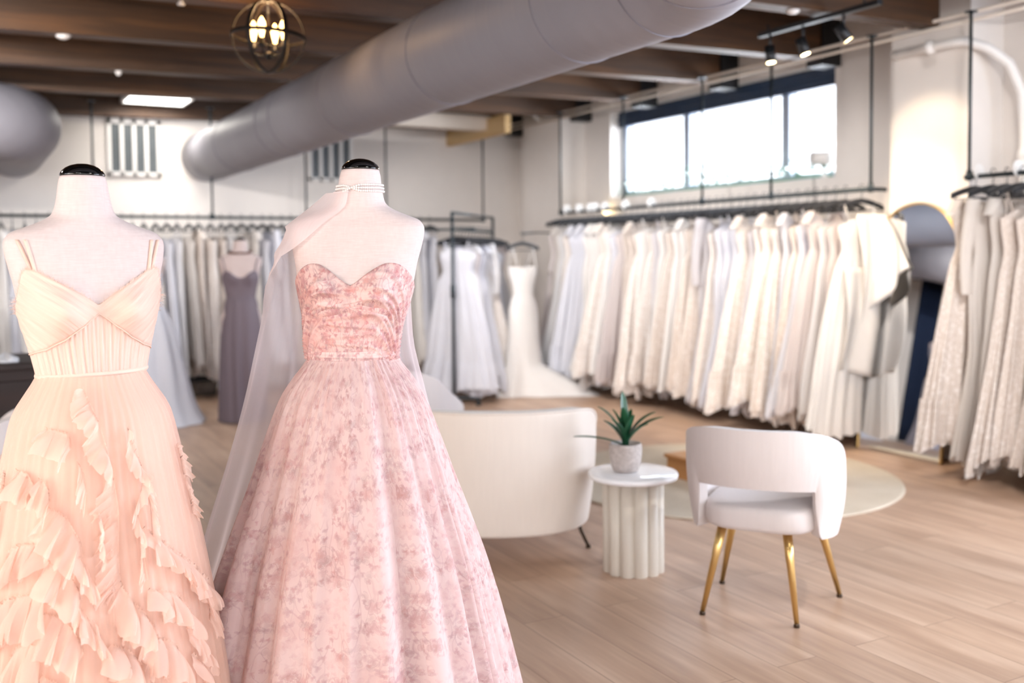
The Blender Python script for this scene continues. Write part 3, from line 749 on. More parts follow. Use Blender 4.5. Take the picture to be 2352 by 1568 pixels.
FAB = [('ivory', 'satin', fabric('ivory_satin', (243, 240, 238), .15, .5, uv=True), 5),
       ('white', 'tulle', fabric('white_tulle_cloth', (244, 243, 245), .35, .8, bump=.3, uv=True), 7),
       ('bright-white', 'crepe', fabric('cool_white_crepe', (238, 239, 247), .25, .7, uv=True), 5),
       ('cream', 'chiffon', fabric('cream_chiffon', (240, 235, 231), .35, .8, bump=.3, uv=True), 5),
       ('ivory', 'lace', lace_mat('ivory_lace', (242, 239, 237), (226, 217, 211)), 6),
       ('blush', 'tulle', fabric('blush_tulle_cloth', (238, 230, 229), .35, .8, bump=.3, uv=True), 3),
       ('champagne', 'lace', lace_mat('champagne_lace', (236, 229, 225), (216, 205, 197)), 3),
       ('pearl', 'tulle', fabric('pearl_tulle', (230, 227, 231), .3, .8, bump=.3, uv=True), 2)]
wt = [f for f in FAB for _ in range(f[3])]
CUT = {'a_line': 'A-line', 'ball': 'full-skirted', 'sheath': 'straight', 'mermaid': 'flared-hem'}
TOP = {'strap': 'thin straps', 'sleeve': 'long sleeves', 'strapless': 'strapless top', 'cap': 'cap sleeves'}
PROTO = []
k = 0
for st, tops in (('a_line', ('strap', 'cap', 'strapless', 'strap')), ('ball', ('strap', 'strapless', 'cap')), ('sheath', ('strap', 'sleeve', 'cap')), ('mermaid', ('strap', 'sleeve', 'strapless'))):
    for tp in tops:
        k += 1; R = random.Random(k)
        g = gown(k*7+1, st, FAB[k % 8][2], tp, L=R.uniform(1.66, 1.77), shift=R.uniform(-.08, .04), thick=R.uniform(.8, 1.05), hemfrill=(st == 'ball'))
        PROTO.append([g, st, tp, False])
HP = [None]
def hang_row(start, end, n, rz, where, grp, seed, zscale=1.0, tint=None, order=None, hgrp=None, hlabel=None):
    R = random.Random(seed); a, b = Vector(start), Vector(end); last = None
    for i in range(n):
        f = (i+.5)/n; p = a+(b-a)*f+(b-a).normalized()*R.uniform(-.012, .012)
        rot = rz+R.uniform(-.10, .10)
        if HP[0] is None:
            HP[0] = hanger('velvet_hanger', hlabel, p, rot, hgrp)
        else:
            copy_tree(HP[0], hlabel, hgrp, p, rot)
        while True:
            pr_ = R.choice(PROTO)
            if pr_ is not last: break
        last = pr_; fb = R.choice(tint or wt)
        lab = f"{fb[0]} {fb[1]} {CUT[pr_[1]]} gown, {TOP[pr_[2]]}, {ordw(i+1)} from {where}"
        sc = (R.uniform(.92, 1.05), R.uniform(.85, 1.1), zscale*R.uniform(.95, 1.03))
        flip = pi if (seed % 2 and R.random() < .0) else 0
        q = (p.x, p.y, p.z)
        if not pr_[3]:
            g = pr_[0]; pr_[3] = True; g.location = q; g.rotation_euler = (0, 0, rot); g.scale = sc; g['label'] = lab; g['group'] = grp
            for c in g.children:
                c.material_slots[0].link = 'OBJECT'; c.material_slots[0].material = fb[2]
        else:
            copy_tree(pr_[0], lab, grp, q, rot, fb[2], sc)

# rail under the high window
def rail(name, label, pts, rods, r=.016, ztop=2.95, extra=()):
    t = thing(name, label, 'rail', (pts[0][0], pts[0][1], pts[0][2])); b = Vector(pts[0])
    MB().tube([Vector(p)-b for p in pts], r, 12).build('rail_bar', M['pipe'], t)
    for x, y in rods:
        z = pts[0][2]
        rd = MB().tube([Vector((x, y, z))-b, Vector((x, y, ztop))-b], .011, 10).build('drop_rod', M['pipe'], t)
        MB().tube([Vector((x, y, z-.024))-b, Vector((x, y, z+.04))-b], .02, 10).build('tee_fitting', M['pipe'], rd)
        MB().lathe([(.04, ztop-.008), (.04, ztop)], (x-b.x, y-b.y, -b.z), 16).build('flange', M['pipe'], rd)
    for p in extra: MB().tube([Vector(q)-b for q in p], r, 10).build('return_bar', M['pipe'], t)
    return t
rail('gown_rail', 'black pipe gown rail hung from the ceiling under the high window', [(5.7, 9.24, 1.867), (5.7, 5.02, 1.867)], [(5.7, 9.225), (5.7, 8.055), (5.7, 6.865), (5.7, 6.016), (5.7, 5.014)], extra=([(5.7, 5.02, 1.867), (5.86, 5.02, 1.867)], ))
hang_row((5.7, 5.20, 1.885), (5.7, 9.22, 1.885), 42, 0, 'the mirror under the high window', 'bridal gowns on the rail under the high window', 11, hgrp='velvet hangers on the window wall rail', hlabel='black velvet hanger holding a gown on the rail under the high window')
# back rail
rail('gown_rail', 'long black pipe gown rail in front of the back wall', [(-.05, 10.48, 1.832), (5.42, 10.48, 1.832)], [(-.02, 10.48), (1.14, 10.48), (2.27, 10.48), (3.26, 10.48), (4.18, 10.48), (5.40, 10.48)])
hang_row((.05, 10.48, 1.85), (4.75, 10.48, 1.85), 44, pi/2, 'the navy curtain on the back rail', 'bridal gowns on the back rail', 24, zscale=.93, hgrp='velvet hangers on the back rail', hlabel='black velvet hanger holding a gown on the rail along the back wall')
# rail beyond the mirror
rail('gown_rail', 'black pipe gown rail at the far right edge beyond the mirror', [(5.7, 4.25, 1.895), (5.7, 2.75, 1.895)], [(5.7, 4.22), (5.7, 2.9)])
hang_row((5.68, 4.2, 1.913), (5.68, 3.05, 1.913), 11, 0, 'the mirror on the far right rail', 'bridal gowns on the far right rail', 31, zscale=1.06, tint=[FAB[3], FAB[6], FAB[6], FAB[4], FAB[3]], hgrp='velvet hangers on the far right rail', hlabel='black velvet hanger holding a gown on the rail at the far right edge')
# size dividers
dv = [None]
def divider(loc, rz, lb, grp):
    if dv[0] is None:
        t = thing('size_divider', lb, 'size divider', loc, rz, grp)
        MB().tube([(0, -.0025, .012), (0, .0025, .012)], .05, 28).build('disc', M['white'], t); dv[0] = t
    else: copy_tree(dv[0], lb, grp, loc, rz)
for y in (9.09, 8.85, 8.64, 8.55, 8.37, 8.02, 7.60): divider((5.7, y, 1.885), 0, 'white round size divider on the rail under the high window', 'size dividers on the window wall rail')
for y in (4.15, 3.88): divider((5.7, y, 1.912), 0, 'white round size divider on the rail at the far right edge', 'size dividers on the far right rail')

# free-standing rack turned to the camera
def free_rack():
    a, b = Vector((4.05, 8.5, 0)), Vector((5.00, 9.48, 0)); d = (b-a).normalized(); n = Vector((-d.y, d.x, 0))
    t = thing('rolling_rack', 'free-standing black gown rack in front of the back rail', 'rack', a)
    L = (b-a).length
    for s in (0, 1):
        q = d*L*s; c = MB().tube([q+Vector((0, 0, .05)), q+Vector((0, 0, 1.82))], .016, 12).tube([q+Vector((0, 0, 1.02)), q+Vector((0, 0, 1.14))], .024, 12).build('upright', M['pipe'], t)
        f = MB().tube([q-n*.26+Vector((0, 0, .07)), q+n*.26+Vector((0, 0, .07))], .014, 10).build('foot_bar', M['pipe'], t)
        for e in (-.24, .24): MB().tube([q+n*e-d*.012+Vector((0, 0, .028)), q+n*e+d*.012+Vector((0, 0, .028))], .028, 14).build('caster', M['black'], f)
    MB().tube([Vector((0, 0, 1.82)), d*L+Vector((0, 0, 1.82))], .014, 12).build('top_bar', M['pipe'], t)
    MB().tube([Vector((0, 0, 1.665)), d*L+Vector((0, 0, 1.665))], .014, 12).build('rail_bar', M['pipe'], t)
    MB().tube([d*.02-n*.22+Vector((0, 0, 1.665)), d*.02+n*.26+Vector((0, 0, 1.665))], .012, 10).build('cross_arm', M['pipe'], t)
    return a, b, d
ra, rb, rd = free_rack()
rz = atan2(rd.y, rd.x)-pi/2
hang_row(ra+rd*.07+Vector((0, 0, 1.681)), rb-rd*.05+Vector((0, 0, 1.681)), 12, rz, 'the near post of the standing rack', 'gowns on the free-standing rack', 42, zscale=.90, tint=[FAB[1], FAB[2], FAB[1], FAB[2], FAB[4], FAB[5]], hgrp='velvet hangers on the free-standing rack', hlabel='black velvet hanger holding a gown on the free-standing rack')

# ivory satin gown with a train, hanging at the end of the rack
def train_gown():
    t = thing('satin_train_gown', 'ivory satin gown with its train spread on the floor beside the wicker basket', 'gown', (4.95, 8.75, 0), radians(8))
    f = fold(77, 5, 3, 9); m = FAB[0][2]; rows = []
    for j in range(30):
        v = j/29; z = 1.02*(1-v); r = []
        for k in range(90):
            a = 2*pi*k/90; w = sm([(0, .115), (.15, .17), (.5, .19), (.8, .23), (1, .30)], v); d = sm([(0, .08), (.5, .12), (1, .20)], v)
            g = 1+.10*v*f(a, v); tr = max(0, cos(a+.7))**2*max(0, v-.70)/.30
            r.append((w*cos(a)*g+tr*.34, d*sin(a)*g-tr*.42, max(.006, z)))
        rows.append(r)
    MB().grid(rows, True).build('skirt', m, t)
    rows = [[(x*cos(2*pi*k/48), y*sin(2*pi*k/48), z-.06*max(0, 1-(cos(2*pi*k/48)/.5)**2)*q) for k in range(48)] for x, y, z, q in ((.115, .08, 1.02, 0), (.13, .085, 1.12, 0), (.16, .10, 1.22, .3), (.17, .10, 1.30, 1))]
    MB().grid(rows, True).build('bodice', m, t)
    for s in (-1, 1): MB().tube([(s*.11, -.08, 1.27), (s*.125, -.03, 1.42), (s*.13, 0, 1.50), (s*.125, .03, 1.42), (s*.11, .08, 1.27)], .006, 6).build('strap', m, t)
    copy_tree(HP[0], 'black velvet hanger holding the ivory satin train gown', 'velvet hangers on the free-standing rack', (4.95, 8.75, 1.63), radians(8))
    pipe_run('wall_hook', 'small black hook arm holding the satin train gown in the far corner', [(5.86, 9.58, 1.66), (5.5, 9.4, 1.66), (4.95, 8.75, 1.632)], .009, M['pipe'], 'hook')
train_gown()

# the nearest gown of the window rail: wide ivory satin with a draped collar panel
def end_gown():
    t = gown(901, 'ball', FAB[0][2], 'strap', L=1.74, shift=-.08, thick=1.0)
    t.location = (5.68, 5.10, 1.885); t.rotation_euler = (0, 0, radians(-6)); t['label'] = 'wide ivory satin gown with a large draped bow panel, nearest the mirror under the window'; t['group'] = 'bridal gowns on the rail under the high window'
    m = FAB[0][2]; f = fold(5, 4, 2, 6)
    for nm, top, bot, zt, zb, out in (('drape_panel', (-.10, .16), (-.06, .13), -.20, -.58, .085), ('bow_tail', (.02, .20), (.06, .34), -.55, -1.12, .10), ('drape_panel', (-.20, .10), (-.24, .16), -.58, -1.30, .085)):
        rows = []
        for j in range(18):
            v = j/17; a, b = top[0]+(bot[0]-top[0])*v, top[1]+(bot[1]-top[1])*v; r = []
            for k in range(40):
                s = k/39; big = out == .085 and zt > -.3; z = zt+(zb-zt)*v-((.42*(1-s)**1.2 if big else .10*s) if nm == 'drape_panel' else -.10*s)*v
                r.append((a+(b-a)*s, -out-.035*sin(s*9+v*3)*(.3+v)-.03*sin(v*pi)-(.30*s*v if out == .085 and zt > -.3 else 0), z))
            rows.append(r)
        solid(MB().grid(rows).build(nm, m, t), .004)
    copy_tree(HP[0], 'black velvet hanger holding a gown on the rail under the high window', 'velvet hangers on the window wall rail', (5.70, 5.10, 1.885), radians(-6))
end_gown()
# ------------------------------------------------------------------ dress forms
def linen_mat():
    t = NT('linen_jersey'); c = t.coord('Object', (30, 30, 480)); n = t.noise(c, 1.0, 4, .6)
    c2 = t.coord('Object', (120, 120, 30)); n2 = t.noise(c2, 1.0, 2)
    f = t.math('ADD', t.math('MULTIPLY', n, .7), t.math('MULTIPLY', n2, .3))
    t.ln(t.ramp(f, [(.3, lin((202, 183, 179))), (.55, lin((210, 193, 189))), (.75, lin((217, 201, 197)))]), t.p.inputs['Base Color'])
    t.p.inputs['Roughness'].default_value = .85; t.p.inputs['Specular IOR Level'].default_value = .2; t.p.inputs['Sheen Weight'].default_value = .15
    t.bump(f, .15, .002); return t.m
M['linen'] = linen_mat()
M['gloss'] = simple('glossy_black_cap', (6, 7, 9), .06, var=.02, coat=.6)
TA = [(.80, .168), (.9, .174), (1.0, .171), (1.08, .142), (1.138, .117), (1.162, .118), (1.209, .126), (1.257, .136), (1.305, .148), (1.352, .158), (1.40, .165), (1.435, .173), (1.47, .180), (1.497, .1805), (1.509, .174), (1.519, .164), (1.53, .137), (1.539, .114), (1.549, .092), (1.56, .0755), (1.575, .0670), (1.60, .0608), (1.62, .0578), (1.64, .0548), (1.655, .0505)]
TF = [(.80, .10), (.9, .10), (1.0, .106), (1.08, .099), (1.138, .084), (1.209, .086), (1.257, .092), (1.305, .100), (1.352, .101), (1.40, .093), (1.435, .085), (1.47, .077), (1.497, .071), (1.519, .067), (1.549, .066), (1.575, .064), (1.60, .060), (1.64, .055), (1.655, .051)]
TB = [(.80, .11), (1.0, .105), (1.138, .070), (1.209, .071), (1.305, .08), (1.40, .09), (1.47, .091), (1.509, .088), (1.539, .08), (1.56, .07), (1.60, .060), (1.64, .055), (1.655, .051)]
TC_ = [(.8, 0), (1.45, 0), (1.5, .004), (1.55, .016), (1.6, .014), (1.655, .012)]
TN = [(.8, 2.1), (1.3, 2.1), (1.42, 2.35), (1.5, 2.5), (1.53, 2.3), (1.56, 2.0), (1.655, 2.0)]
LEAN = {0.0: .050, -.036: -.014}
def torso(ph, z, off=0.0, dz=0.0):
    """point on the form: ph from the front (0), + to picture right, pi at the back"""
    a, n = sm(TA, z), ip(TN, z); c, s = cos(ph), sin(ph); e = 2/n
    d = sm(TF, z) if c > 0 else sm(TB, z)
    x = a*(abs(s)**e)*(1 if s >= 0 else -1); y = -d*(abs(c)**e)*(1 if c >= 0 else -1)+ip(TC_, z)
    if c > 0:
        bust = .036*exp(-((abs(x)-.074)/.046)**2-((z-1.335)/.052)**2)
        y -= bust*min(1, c*2.2)
    if off:
        l = sqrt((x/a)**2/a**2*a*a+((y-ip(TC_, z))/d)**2)+1e-9
        nx, ny = x/(a*a), (y-ip(TC_, z))/(d*d); q = sqrt(nx*nx+ny*ny)+1e-9
        x += off*nx/q; y += off*ny/q
    return Vector((x+LEAN.get(dz, 0)*max(0, z-1.14)*min(1, (z-1.14)/.15), y, z+dz))
def form(label, loc, rz, dz):
    t = thing('dress_form', label, 'dress form', loc, rz)
    N = 96; rows = []
    zs = [.80+(1.45-.80)*i/44 for i in range(45)]+[1.45+(1.575-1.45)*i/30 for i in range(1, 31)]+[1.575+.08*i/12 for i in range(1, 13)]
    for z in zs: rows.append([torso(2*pi*k/N, z, 0, dz) for k in range(N)])
    MB().grid(rows, True, cap0=True, cap1=True).build('torso', M['linen'], t)
    zc = 1.653+dz
    MB().lathe([(.046, zc), (.0515, zc+.0035), (.0518, zc+.005), (.0505, zc+.009), (.046, zc+.016), (.038, zc+.023), (.027, zc+.0285), (.014, zc+.032), (.002, zc+.033)], (LEAN.get(dz, 0)*.515, .012, 0), 56).build('neck_cap', M['gloss'], t)
    st = MB().tube([(0, .0, .02), (0, .0, .81+dz)], .016, 14).build('stand_pole', M['black'], t)
    MB().lathe([(.17, 0), (.172, .01), (.15, .018), (.03, .03), (.02, .04)], n=40).build('stand_base', M['black'], t)
    return t
LF = Vector((.270, 2.615, 0)); LZ = .09; LD = -.036
RF = Vector((.932, 2.595, 0)); RZ = -.49; RD = 0.0
GF = Vector((2.10, 8.66, 0)); GZ = -.25; GD = -.09
form('linen dress form wearing the peach ruffled gown', LF, LZ, LD)
form('linen dress form wearing the pink floral gown, veil and pearl choker', RF, RZ, RD)
form('linen dress form wearing the dusky mauve gown in front of the back rail', GF, GZ, GD)
WF = Vector((1.36, 9.0, 0))
form('linen dress form under the white gown with a train, behind the peach gown', WF, -.2, GD)
SF = Vector((-.15, 8.95, 0))
form('linen dress form wearing the silver sequin gown beside the navy curtain', SF, .9, GD)

def patch(top, bot, off, n_u=180, n_v=30, dz=0, p0=-pi, p1=pi, disp=None, uvf=None, curl=.004):
    """cloth patch lying on the form between two height curves"""
    rows = []; uv = []
    for j in range(n_v+1):
        v = j/n_v; r = []
        for i in range(n_u+1):
            p = p0+(p1-p0)*i/n_u; z = bot(p)+(top(p)-bot(p))*v
            d = disp(p, z, v) if disp else 0
            e = min(v, 1-v)*n_v; o = off-(curl if e < .5 else (curl*.3 if e < 1.5 else 0))
            q = torso(p, z, o+d, dz); r.append(q); uv.append(uvf(p, z, q) if uvf else (p*.15, z))
        rows.append(r)
    return MB().grid(rows, uvs=uv)
def deg(tab): return lambda p: sm(tab, abs(math.degrees(p)))
def degl(tab): return lambda p: ip(tab, abs(math.degrees(p)))

def ridged(seed, n, lo, hi):
    R = random.Random(seed); K = [(R.randint(lo, hi), R.uniform(0, 6.3), R.uniform(-.4, .4), R.uniform(.5, 1)) for _ in range(n)]
    s = sum(k[3] for k in K)*.45
    return lambda a, z: sum(w*(.64-abs(sin(k*a/2+p+d*z))) for k, p, d, w in K)/s
def skirt_pt(prof, f, amp, DR, zt):
    def S(ph, z, k=1.0):
        r = sm(prof, z)*k; u = max(0, min(1, (zt-z)/zt)); g = 1+amp(u)*f(ph, z)
        return Vector((r*g*sin(ph), -r*DR*g*cos(ph), z))
    return S
def loft(S, z0, z1, nu, nv, k=1.0, uvr=.3, pw=1.0):
    rows = []; uv = []
    for j in range(nv+1):
        z = z0+(z1-z0)*(j/nv)**pw
        rows.append([S(-pi+2*pi*i/nu, z, k) for i in range(nu+1)]); uv += [((-pi+2*pi*i/nu)*uvr, z) for i in range(nu+1)]
    return MB().grid(rows, uvs=uv)

# ------------------------------------------------------------------ peach gown
PEACH = (245, 213, 197)
m_cup = fabric('peach_tulle_ruched', PEACH, .2, .8, bump=.8, uv=True, var=.13, bscale=1.5)
m_mid = fabric('peach_tulle_pleated', (245, 214, 199), .2, .8, bump=.6, uv=True, var=.11, bscale=1.3)
m_lin = fabric('peach_lining', (237, 199, 181), .1, .8, bump=.3, uv=True, var=.06)
m_ovl = fabric('peach_tulle_overlay', (247, 219, 204), .3, .8, alpha=.42, bump=.4, uv=True)
m_ruf = fabric('peach_tulle_ruffle', (250, 223, 209), .35, .8, alpha=.55, bump=.7, uv=True, var=.04)
m_band = fabric('peach_satin_band', (240, 207, 190), .1, .5, bump=.1)
PG = thing('peach_gown', 'peach tulle gown with ruched V-neck bodice and cascading ruffles on the front dress form', 'gown', LF, LZ)
zV = -LD
ctop = degl([(0, 1.312+zV), (6, 1.328+zV), (10, 1.338+zV), (22, 1.361+zV), (40, 1.390+zV), (48, 1.398+zV), (53, 1.399+zV), (60, 1.388+zV), (76, 1.335+zV), (95, 1.295+zV), (130, 1.25+zV), (180, 1.23+zV)])
cbot = degl([(0, 1.291+zV), (6, 1.277+zV), (12, 1.263+zV), (30, 1.231+zV), (50, 1.210+zV), (80, 1.197+zV), (120, 1.19+zV), (180, 1.19+zV)])
def cdisp(p, z, v):
    x = p*.15; q = (.63*abs(x)-.77*z)*1.0
    return .0009*sin(q*420+3*sin(abs(x)*30))*(.4+.6*v)+.0008*sin(q*230+1)+.009*exp(-((abs(x)-.085)/.05)**2)*sin(pi*min(1, v*1.1))
def cuv(p, z, q): x = abs(q.x); return (.63*x-.77*z, .77*x+.63*z)
for s in (-1, 1):
    c = patch(lambda p: ctop(p), cbot, .007, 150, 44, LD, *((-pi, .012) if s < 0 else (-.012, pi)), disp=cdisp, uvf=cuv).build('bodice_cup', m_cup, PG)
    # frayed tulle along the neckline
    R = random.Random(3+s); fr = MB()
    for i in range(210):
        p = s*radians(R.uniform(1, 78)); z = ctop(p); b = torso(p, z, .006, LD); d = Vector((R.gauss(0, .5)+s*.15, -R.random()*.5, 1)).normalized()*R.uniform(.003, .013)
        e = Vector((1, 0, 0))*.0007; fr.add([b-e-Vector((0, 0, .003)), b+e-Vector((0, 0, .003)), b+d], [(0, 1, 2)])
    for i in range(40):
        p = s*radians(R.uniform(78, 100)); b = torso(p, ctop(p), .006, LD); d = Vector((s*1, -.3, R.uniform(-.7, .5))).normalized()*R.uniform(.006, .02); e = Vector((0, 0, .001))
        fr.add([b-e, b+e, b+d], [(0, 1, 2)])
    fr.build('frayed_edge', m_ruf, c)
bt = lambda p: 1.152+zV+.004*sin(p); bb = lambda p: 1.137+zV+.004*sin(p)
patch(lambda p: cbot(p)+.004, lambda p: bb(p)+.004, .0045, 420, 26, LD, disp=lambda p, z, v: .0013*sin(p*95+2*sin(p*7)+z*18)+.0009*sin(p*57+z*30), uvf=lambda p, z, q: (p*.14, z)).build('midriff', m_mid, PG)
patch(bt, bb, .009, 160, 5, LD).build('waistband', m_band, PG)
# under-bust seam piping
MB().tube([torso(radians(a), cbot(radians(a)), .0075, LD) for a in range(-178, 179, 2)], .0016, 6).build('bust_seam', m_band, PG)
for s in (-1, 1):
    for j in (0, 1):
        pts = []
        for i in range(15):
            v = i/14; z = ctop(radians(52))-.012+(1.500-ctop(radians(52))+.012)*v; x = .124+(.016+j*.010)*v+j*.006
            a = sm(TA, z); p = asin(min(.985, (x/a)))
            n_ = ip(TN, z); p = asin(min(.985, (x/a)**(n_/2)))
            pts.append(torso(s*p, z, .003, LD))
        top = pts[-1]; pts += [top+Vector((0, .035, .006)), top+Vector((-s*.01, .085, -.03)), top+Vector((-s*.03, .105, -.12)), Vector((s*.10, .085, 1.30))]
        rows = []
        for i, q in enumerate(pts):
            tdir = (pts[min(i+1, len(pts)-1)]-pts[max(i-1, 0)]).normalized(); nn = Vector((0, -1, .5)) if i < 14 else Vector((0, .4, 1)); sd = tdir.cross(nn).normalized()*.0042
            rows.append([q-sd, q+sd])
        solid(MB().grid(rows).build('strap', m_band, PG), .0016)
LP = [(0, .33), (.2, .32), (.39, .302), (.6, .272), (.77, .243), (.88, .219), (.99, .196), (1.05, .180), (1.10, .150), (1.141, .123)]
fa, fb_ = fold(301, 5, 5, 11), fold(302, 5, 38, 64)
SL = skirt_pt(LP, lambda p, z: fa(p, z*.5)*.9+fb_(p, z*.3)*.28, lambda u: .012+.05*u, .92, 1.14)
loft(SL, 1.143, .012, 360, 40, .955).build('skirt_lining', m_lin, PG)
SO = skirt_pt(LP, lambda p, z: fa(p+.08, z*.5)*.8+fb_(p+.03, z*.3)*.5, lambda u: .014+.045*u, .92, 1.14)
loft(SO, 1.145, .012, 520, 44, 1.0, .26).build('tulle_overlay', m_ovl, PG)
RUF = [
(((-18.0, 1.116), (-9.7, 1.064), (-4.4, 1.004), (-0.6, 0.925)), -0.7, 0.7, 0.049),
(((-0.5, 0.93), (1.2, 0.846), (0.3, 0.769), (-0.1, 0.703), (1.1, 0.672)), -0.75, 0.65, 0.061),
(((11.1, 1.025), (14.5, 0.967), (16.6, 0.92), (13.4, 0.858), (11.0, 0.81), (11.9, 0.741), (12.9, 0.681)), -0.3, 0.95, 0.044),
(((16.6, 0.92), (19.7, 0.853), (18.6, 0.774)), 0.4, 0.9, 0.039),
(((13.6, 0.796), (20.6, 0.767), (28.9, 0.731), (38.8, 0.691), (47.6, 0.645), (52.2, 0.597)), 0.1, 1, 0.063),
(((13.1, 0.657), (20.4, 0.645), (27.0, 0.627), (32.0, 0.591), (35.3, 0.554)), 0, 1, 0.061),
(((-59.3, 0.732), (-53.9, 0.773), (-44.2, 0.783), (-35.5, 0.781)), -0.2, 1, 0.076),
(((-35.8, 0.863), (-28.3, 0.849), (-23.4, 0.828), (-18.7, 0.789), (-16.9, 0.755)), -0.45, 0.9, 0.082),
(((-66.2, 0.633), (-57.3, 0.655), (-50.3, 0.667), (-40.9, 0.675), (-33.1, 0.679)), -0.1, 1, 0.096),
(((-35.1, 0.746), (-28.2, 0.738), (-23.2, 0.72), (-19.7, 0.69), (-18.7, 0.662)), -0.35, 0.95, 0.076),
(((-21.9, 0.767), (-16.5, 0.741), (-13.5, 0.702)), 0.1, 1, 0.059),
(((-33.8, 0.638), (-27.4, 0.629), (-22.2, 0.608), (-18.7, 0.574), (-16.9, 0.545)), -0.3, 0.95, 0.086),
(((-20.6, 0.659), (-15.7, 0.628), (-13.0, 0.589)), 0.15, 1, 0.059),
(((-51.3, 0.534), (-46.6, 0.561), (-39.2, 0.571), (-32.3, 0.572)), -0.1, 1, 0.09),
(((-33.8, 0.508), (-27.9, 0.494), (-26.0, 0.475)), 0, 1, 0.059),
(((0.4, 0.673), (5.3, 0.635), (10.0, 0.605), (14.0, 0.561), (14.7, 0.511)), -0.35, 0.95, 0.073),
(((12.4, 0.553), (17.6, 0.538), (22.9, 0.513), (24.7, 0.475)), -0.05, 1, 0.076),
(((-5.3, 0.554), (1.8, 0.532), (7.2, 0.496)), -0.4, 0.9, 0.065),
(((-4.5, 0.47), (3.0, 0.478), (6.9, 0.474)), 0, 1, 0.059),
(((33.9, 0.666), (43.8, 0.641), (49.0, 0.591), (48.2, 0.538)), 0.1, 1, 0.059),
(((30.6, 0.546), (37.1, 0.52), (40.9, 0.476)), 0, 1, 0.065),
(((31.1, 0.484), (36.9, 0.442), (39.4, 0.395)), 0, 1, 0.061),
(((-42.2, 1.034), (-33.9, 1.029), (-26.2, 1.019), (-23.9, 0.99)), -0.35, 0.95, 0.053),
(((-20.3, 0.96), (-16.4, 0.93), (-15.2, 0.892)), -0.1, 1, 0.057),
(((-60.4, 0.94), (-52.0, 0.933), (-46.0, 0.91)), -0.2, 1, 0.061),
(((-43.1, 0.924), (-37.4, 0.913), (-35.6, 0.877)), -0.2, 1, 0.057),
(((-69.9, 0.937), (-69.4, 0.908), (-68.4, 0.87)), -0.8, 0.6, 0.044),
(((-69.2, 0.86), (-68.9, 0.832), (-67.4, 0.794)), -0.8, 0.6, 0.041),
(((51.5, 0.965), (53.4, 0.931), (52.9, 0.889)), 0.7, 0.7, 0.033),
(((51.6, 0.879), (53.3, 0.834), (52.3, 0.792)), 0.6, 0.8, 0.033),
(((-13.8, 0.617), (-10.2, 0.587), (-8.6, 0.538)), 0.2, 1, 0.049),
(((-9.0, 0.842), (-8.0, 0.803), (-8.8, 0.756)), -0.5, 0.85, 0.043),
]
def ruffle(path, du, dz, ln, seed, S, mat, parent, lam=.019, amp=.007):
    R = random.Random(seed); pts = []
    P2 = [Vector((radians(a), z)) for a, z in path]; n = len(P2)
    tab0 = [(i, q.x) for i, q in enumerate(P2)]; tab1 = [(i, q.y) for i, q in enumerate(P2)]
    raw = [(sm(tab0, (n-1)*i/60), sm(tab1, (n-1)*i/60)) for i in range(61)]
    W3 = [S(a, z) for a, z in raw]; cum = [0]
    for p, q in zip(W3, W3[1:]): cum.append(cum[-1]+(q-p).length)
    tot = cum[-1]; N = max(30, int(tot/.0024)); rows = [[] for _ in range(8)]; uv = [[] for _ in range(8)]
    ph1, ph2 = R.uniform(0, 6), R.uniform(0, 6)
    l = sqrt(du*du+dz*dz); du, dz = du/l, dz/l
    for i in range(N+1):
        s = i/N; x = s*60; k = min(59, int(x)); t = x-k
        a = raw[k][0]+(raw[k+1][0]-raw[k][0])*t; z = raw[k][1]+(raw[k+1][1]-raw[k][1])*t
        p = S(a, z, 1.012); ta = (S(a+.01, z)-S(a-.01, z)).normalized(); tz = (S(a, z-.01)-S(a, z+.01)).normalized(); nn = tz.cross(ta).normalized()
        if nn.dot(Vector((p.x, p.y, 0))) < 0: nn = -nn
        d = (ta*du+tz*dz); e = (S(*raw[min(60, k+2)])-S(*raw[max(0, k-1)])).normalized()
        L = ln*min(1, .25+sin(pi*(.03+.94*s))*1.6)*(1+.07*sin(s*tot/lam*.5+ph2)+.03*R.uniform(-1, 1))
        ps = 2*pi*s*tot/lam+ph1+1.3*sin(s*tot/lam*1.3+ph2)
        for j in range(8):
            v = j/7; b = .004+(.006 if abs(du) > .58 and abs(path[0][0]) > 30 else .024)*sin(v*2.0)*(.7+.3*sin(ps*.31+ph2))
            q = p+d*L*v*(1-.10*v)+nn*(b+amp*v*(1.0+sin(ps))*.9)+e*(amp*.8*v*cos(ps)+ln*.12*v*v*(s-.5))+Vector((0, 0, -.006*v*v))
            if j == 7: q += d*R.uniform(-.002, .003)
            rows[j].append(q); uv[j].append((s*tot*1.4, v*ln))
    hd = [[S(raw[min(60, int(i/N*60))][0], raw[min(60, int(i/N*60))][1], 1.012)+Vector((0, 0, .006+.003*sin(i*1.9)))+Vector((W3[min(60, int(i/N*60))].x, W3[min(60, int(i/N*60))].y, 0)).normalized()*.010 for i in range(N+1)]]
    return MB().grid(hd+rows, uvs=[(i/N*tot*1.4, -.006) for i in range(N+1)]+[q for r in uv for q in r]).build('ruffle', mat, parent)
for i, (path, du, dz, ln) in enumerate(RUF): ruffle(path, du, dz, ln*1.08, 400+i, SO, m_ruf, PG, amp=.009 if ln > .05 else .006)
R = random.Random(88)
for i in range(26):      # ruffles lower down and round the sides and back
    if i < 9: a0, z0 = -70+16*i+R.uniform(-4, 4), R.uniform(.22, .34)
    else: a0, z0 = R.uniform(80, 280), R.uniform(.2, .95)
    path = tuple((a0+8*k, z0-.012*k*k*R.uniform(.3, 1.2)) for k in range(4))
    ruffle(path, R.uniform(-.3, .3), 1, R.uniform(.06, .09), 500+i, SO, m_ruf, PG)
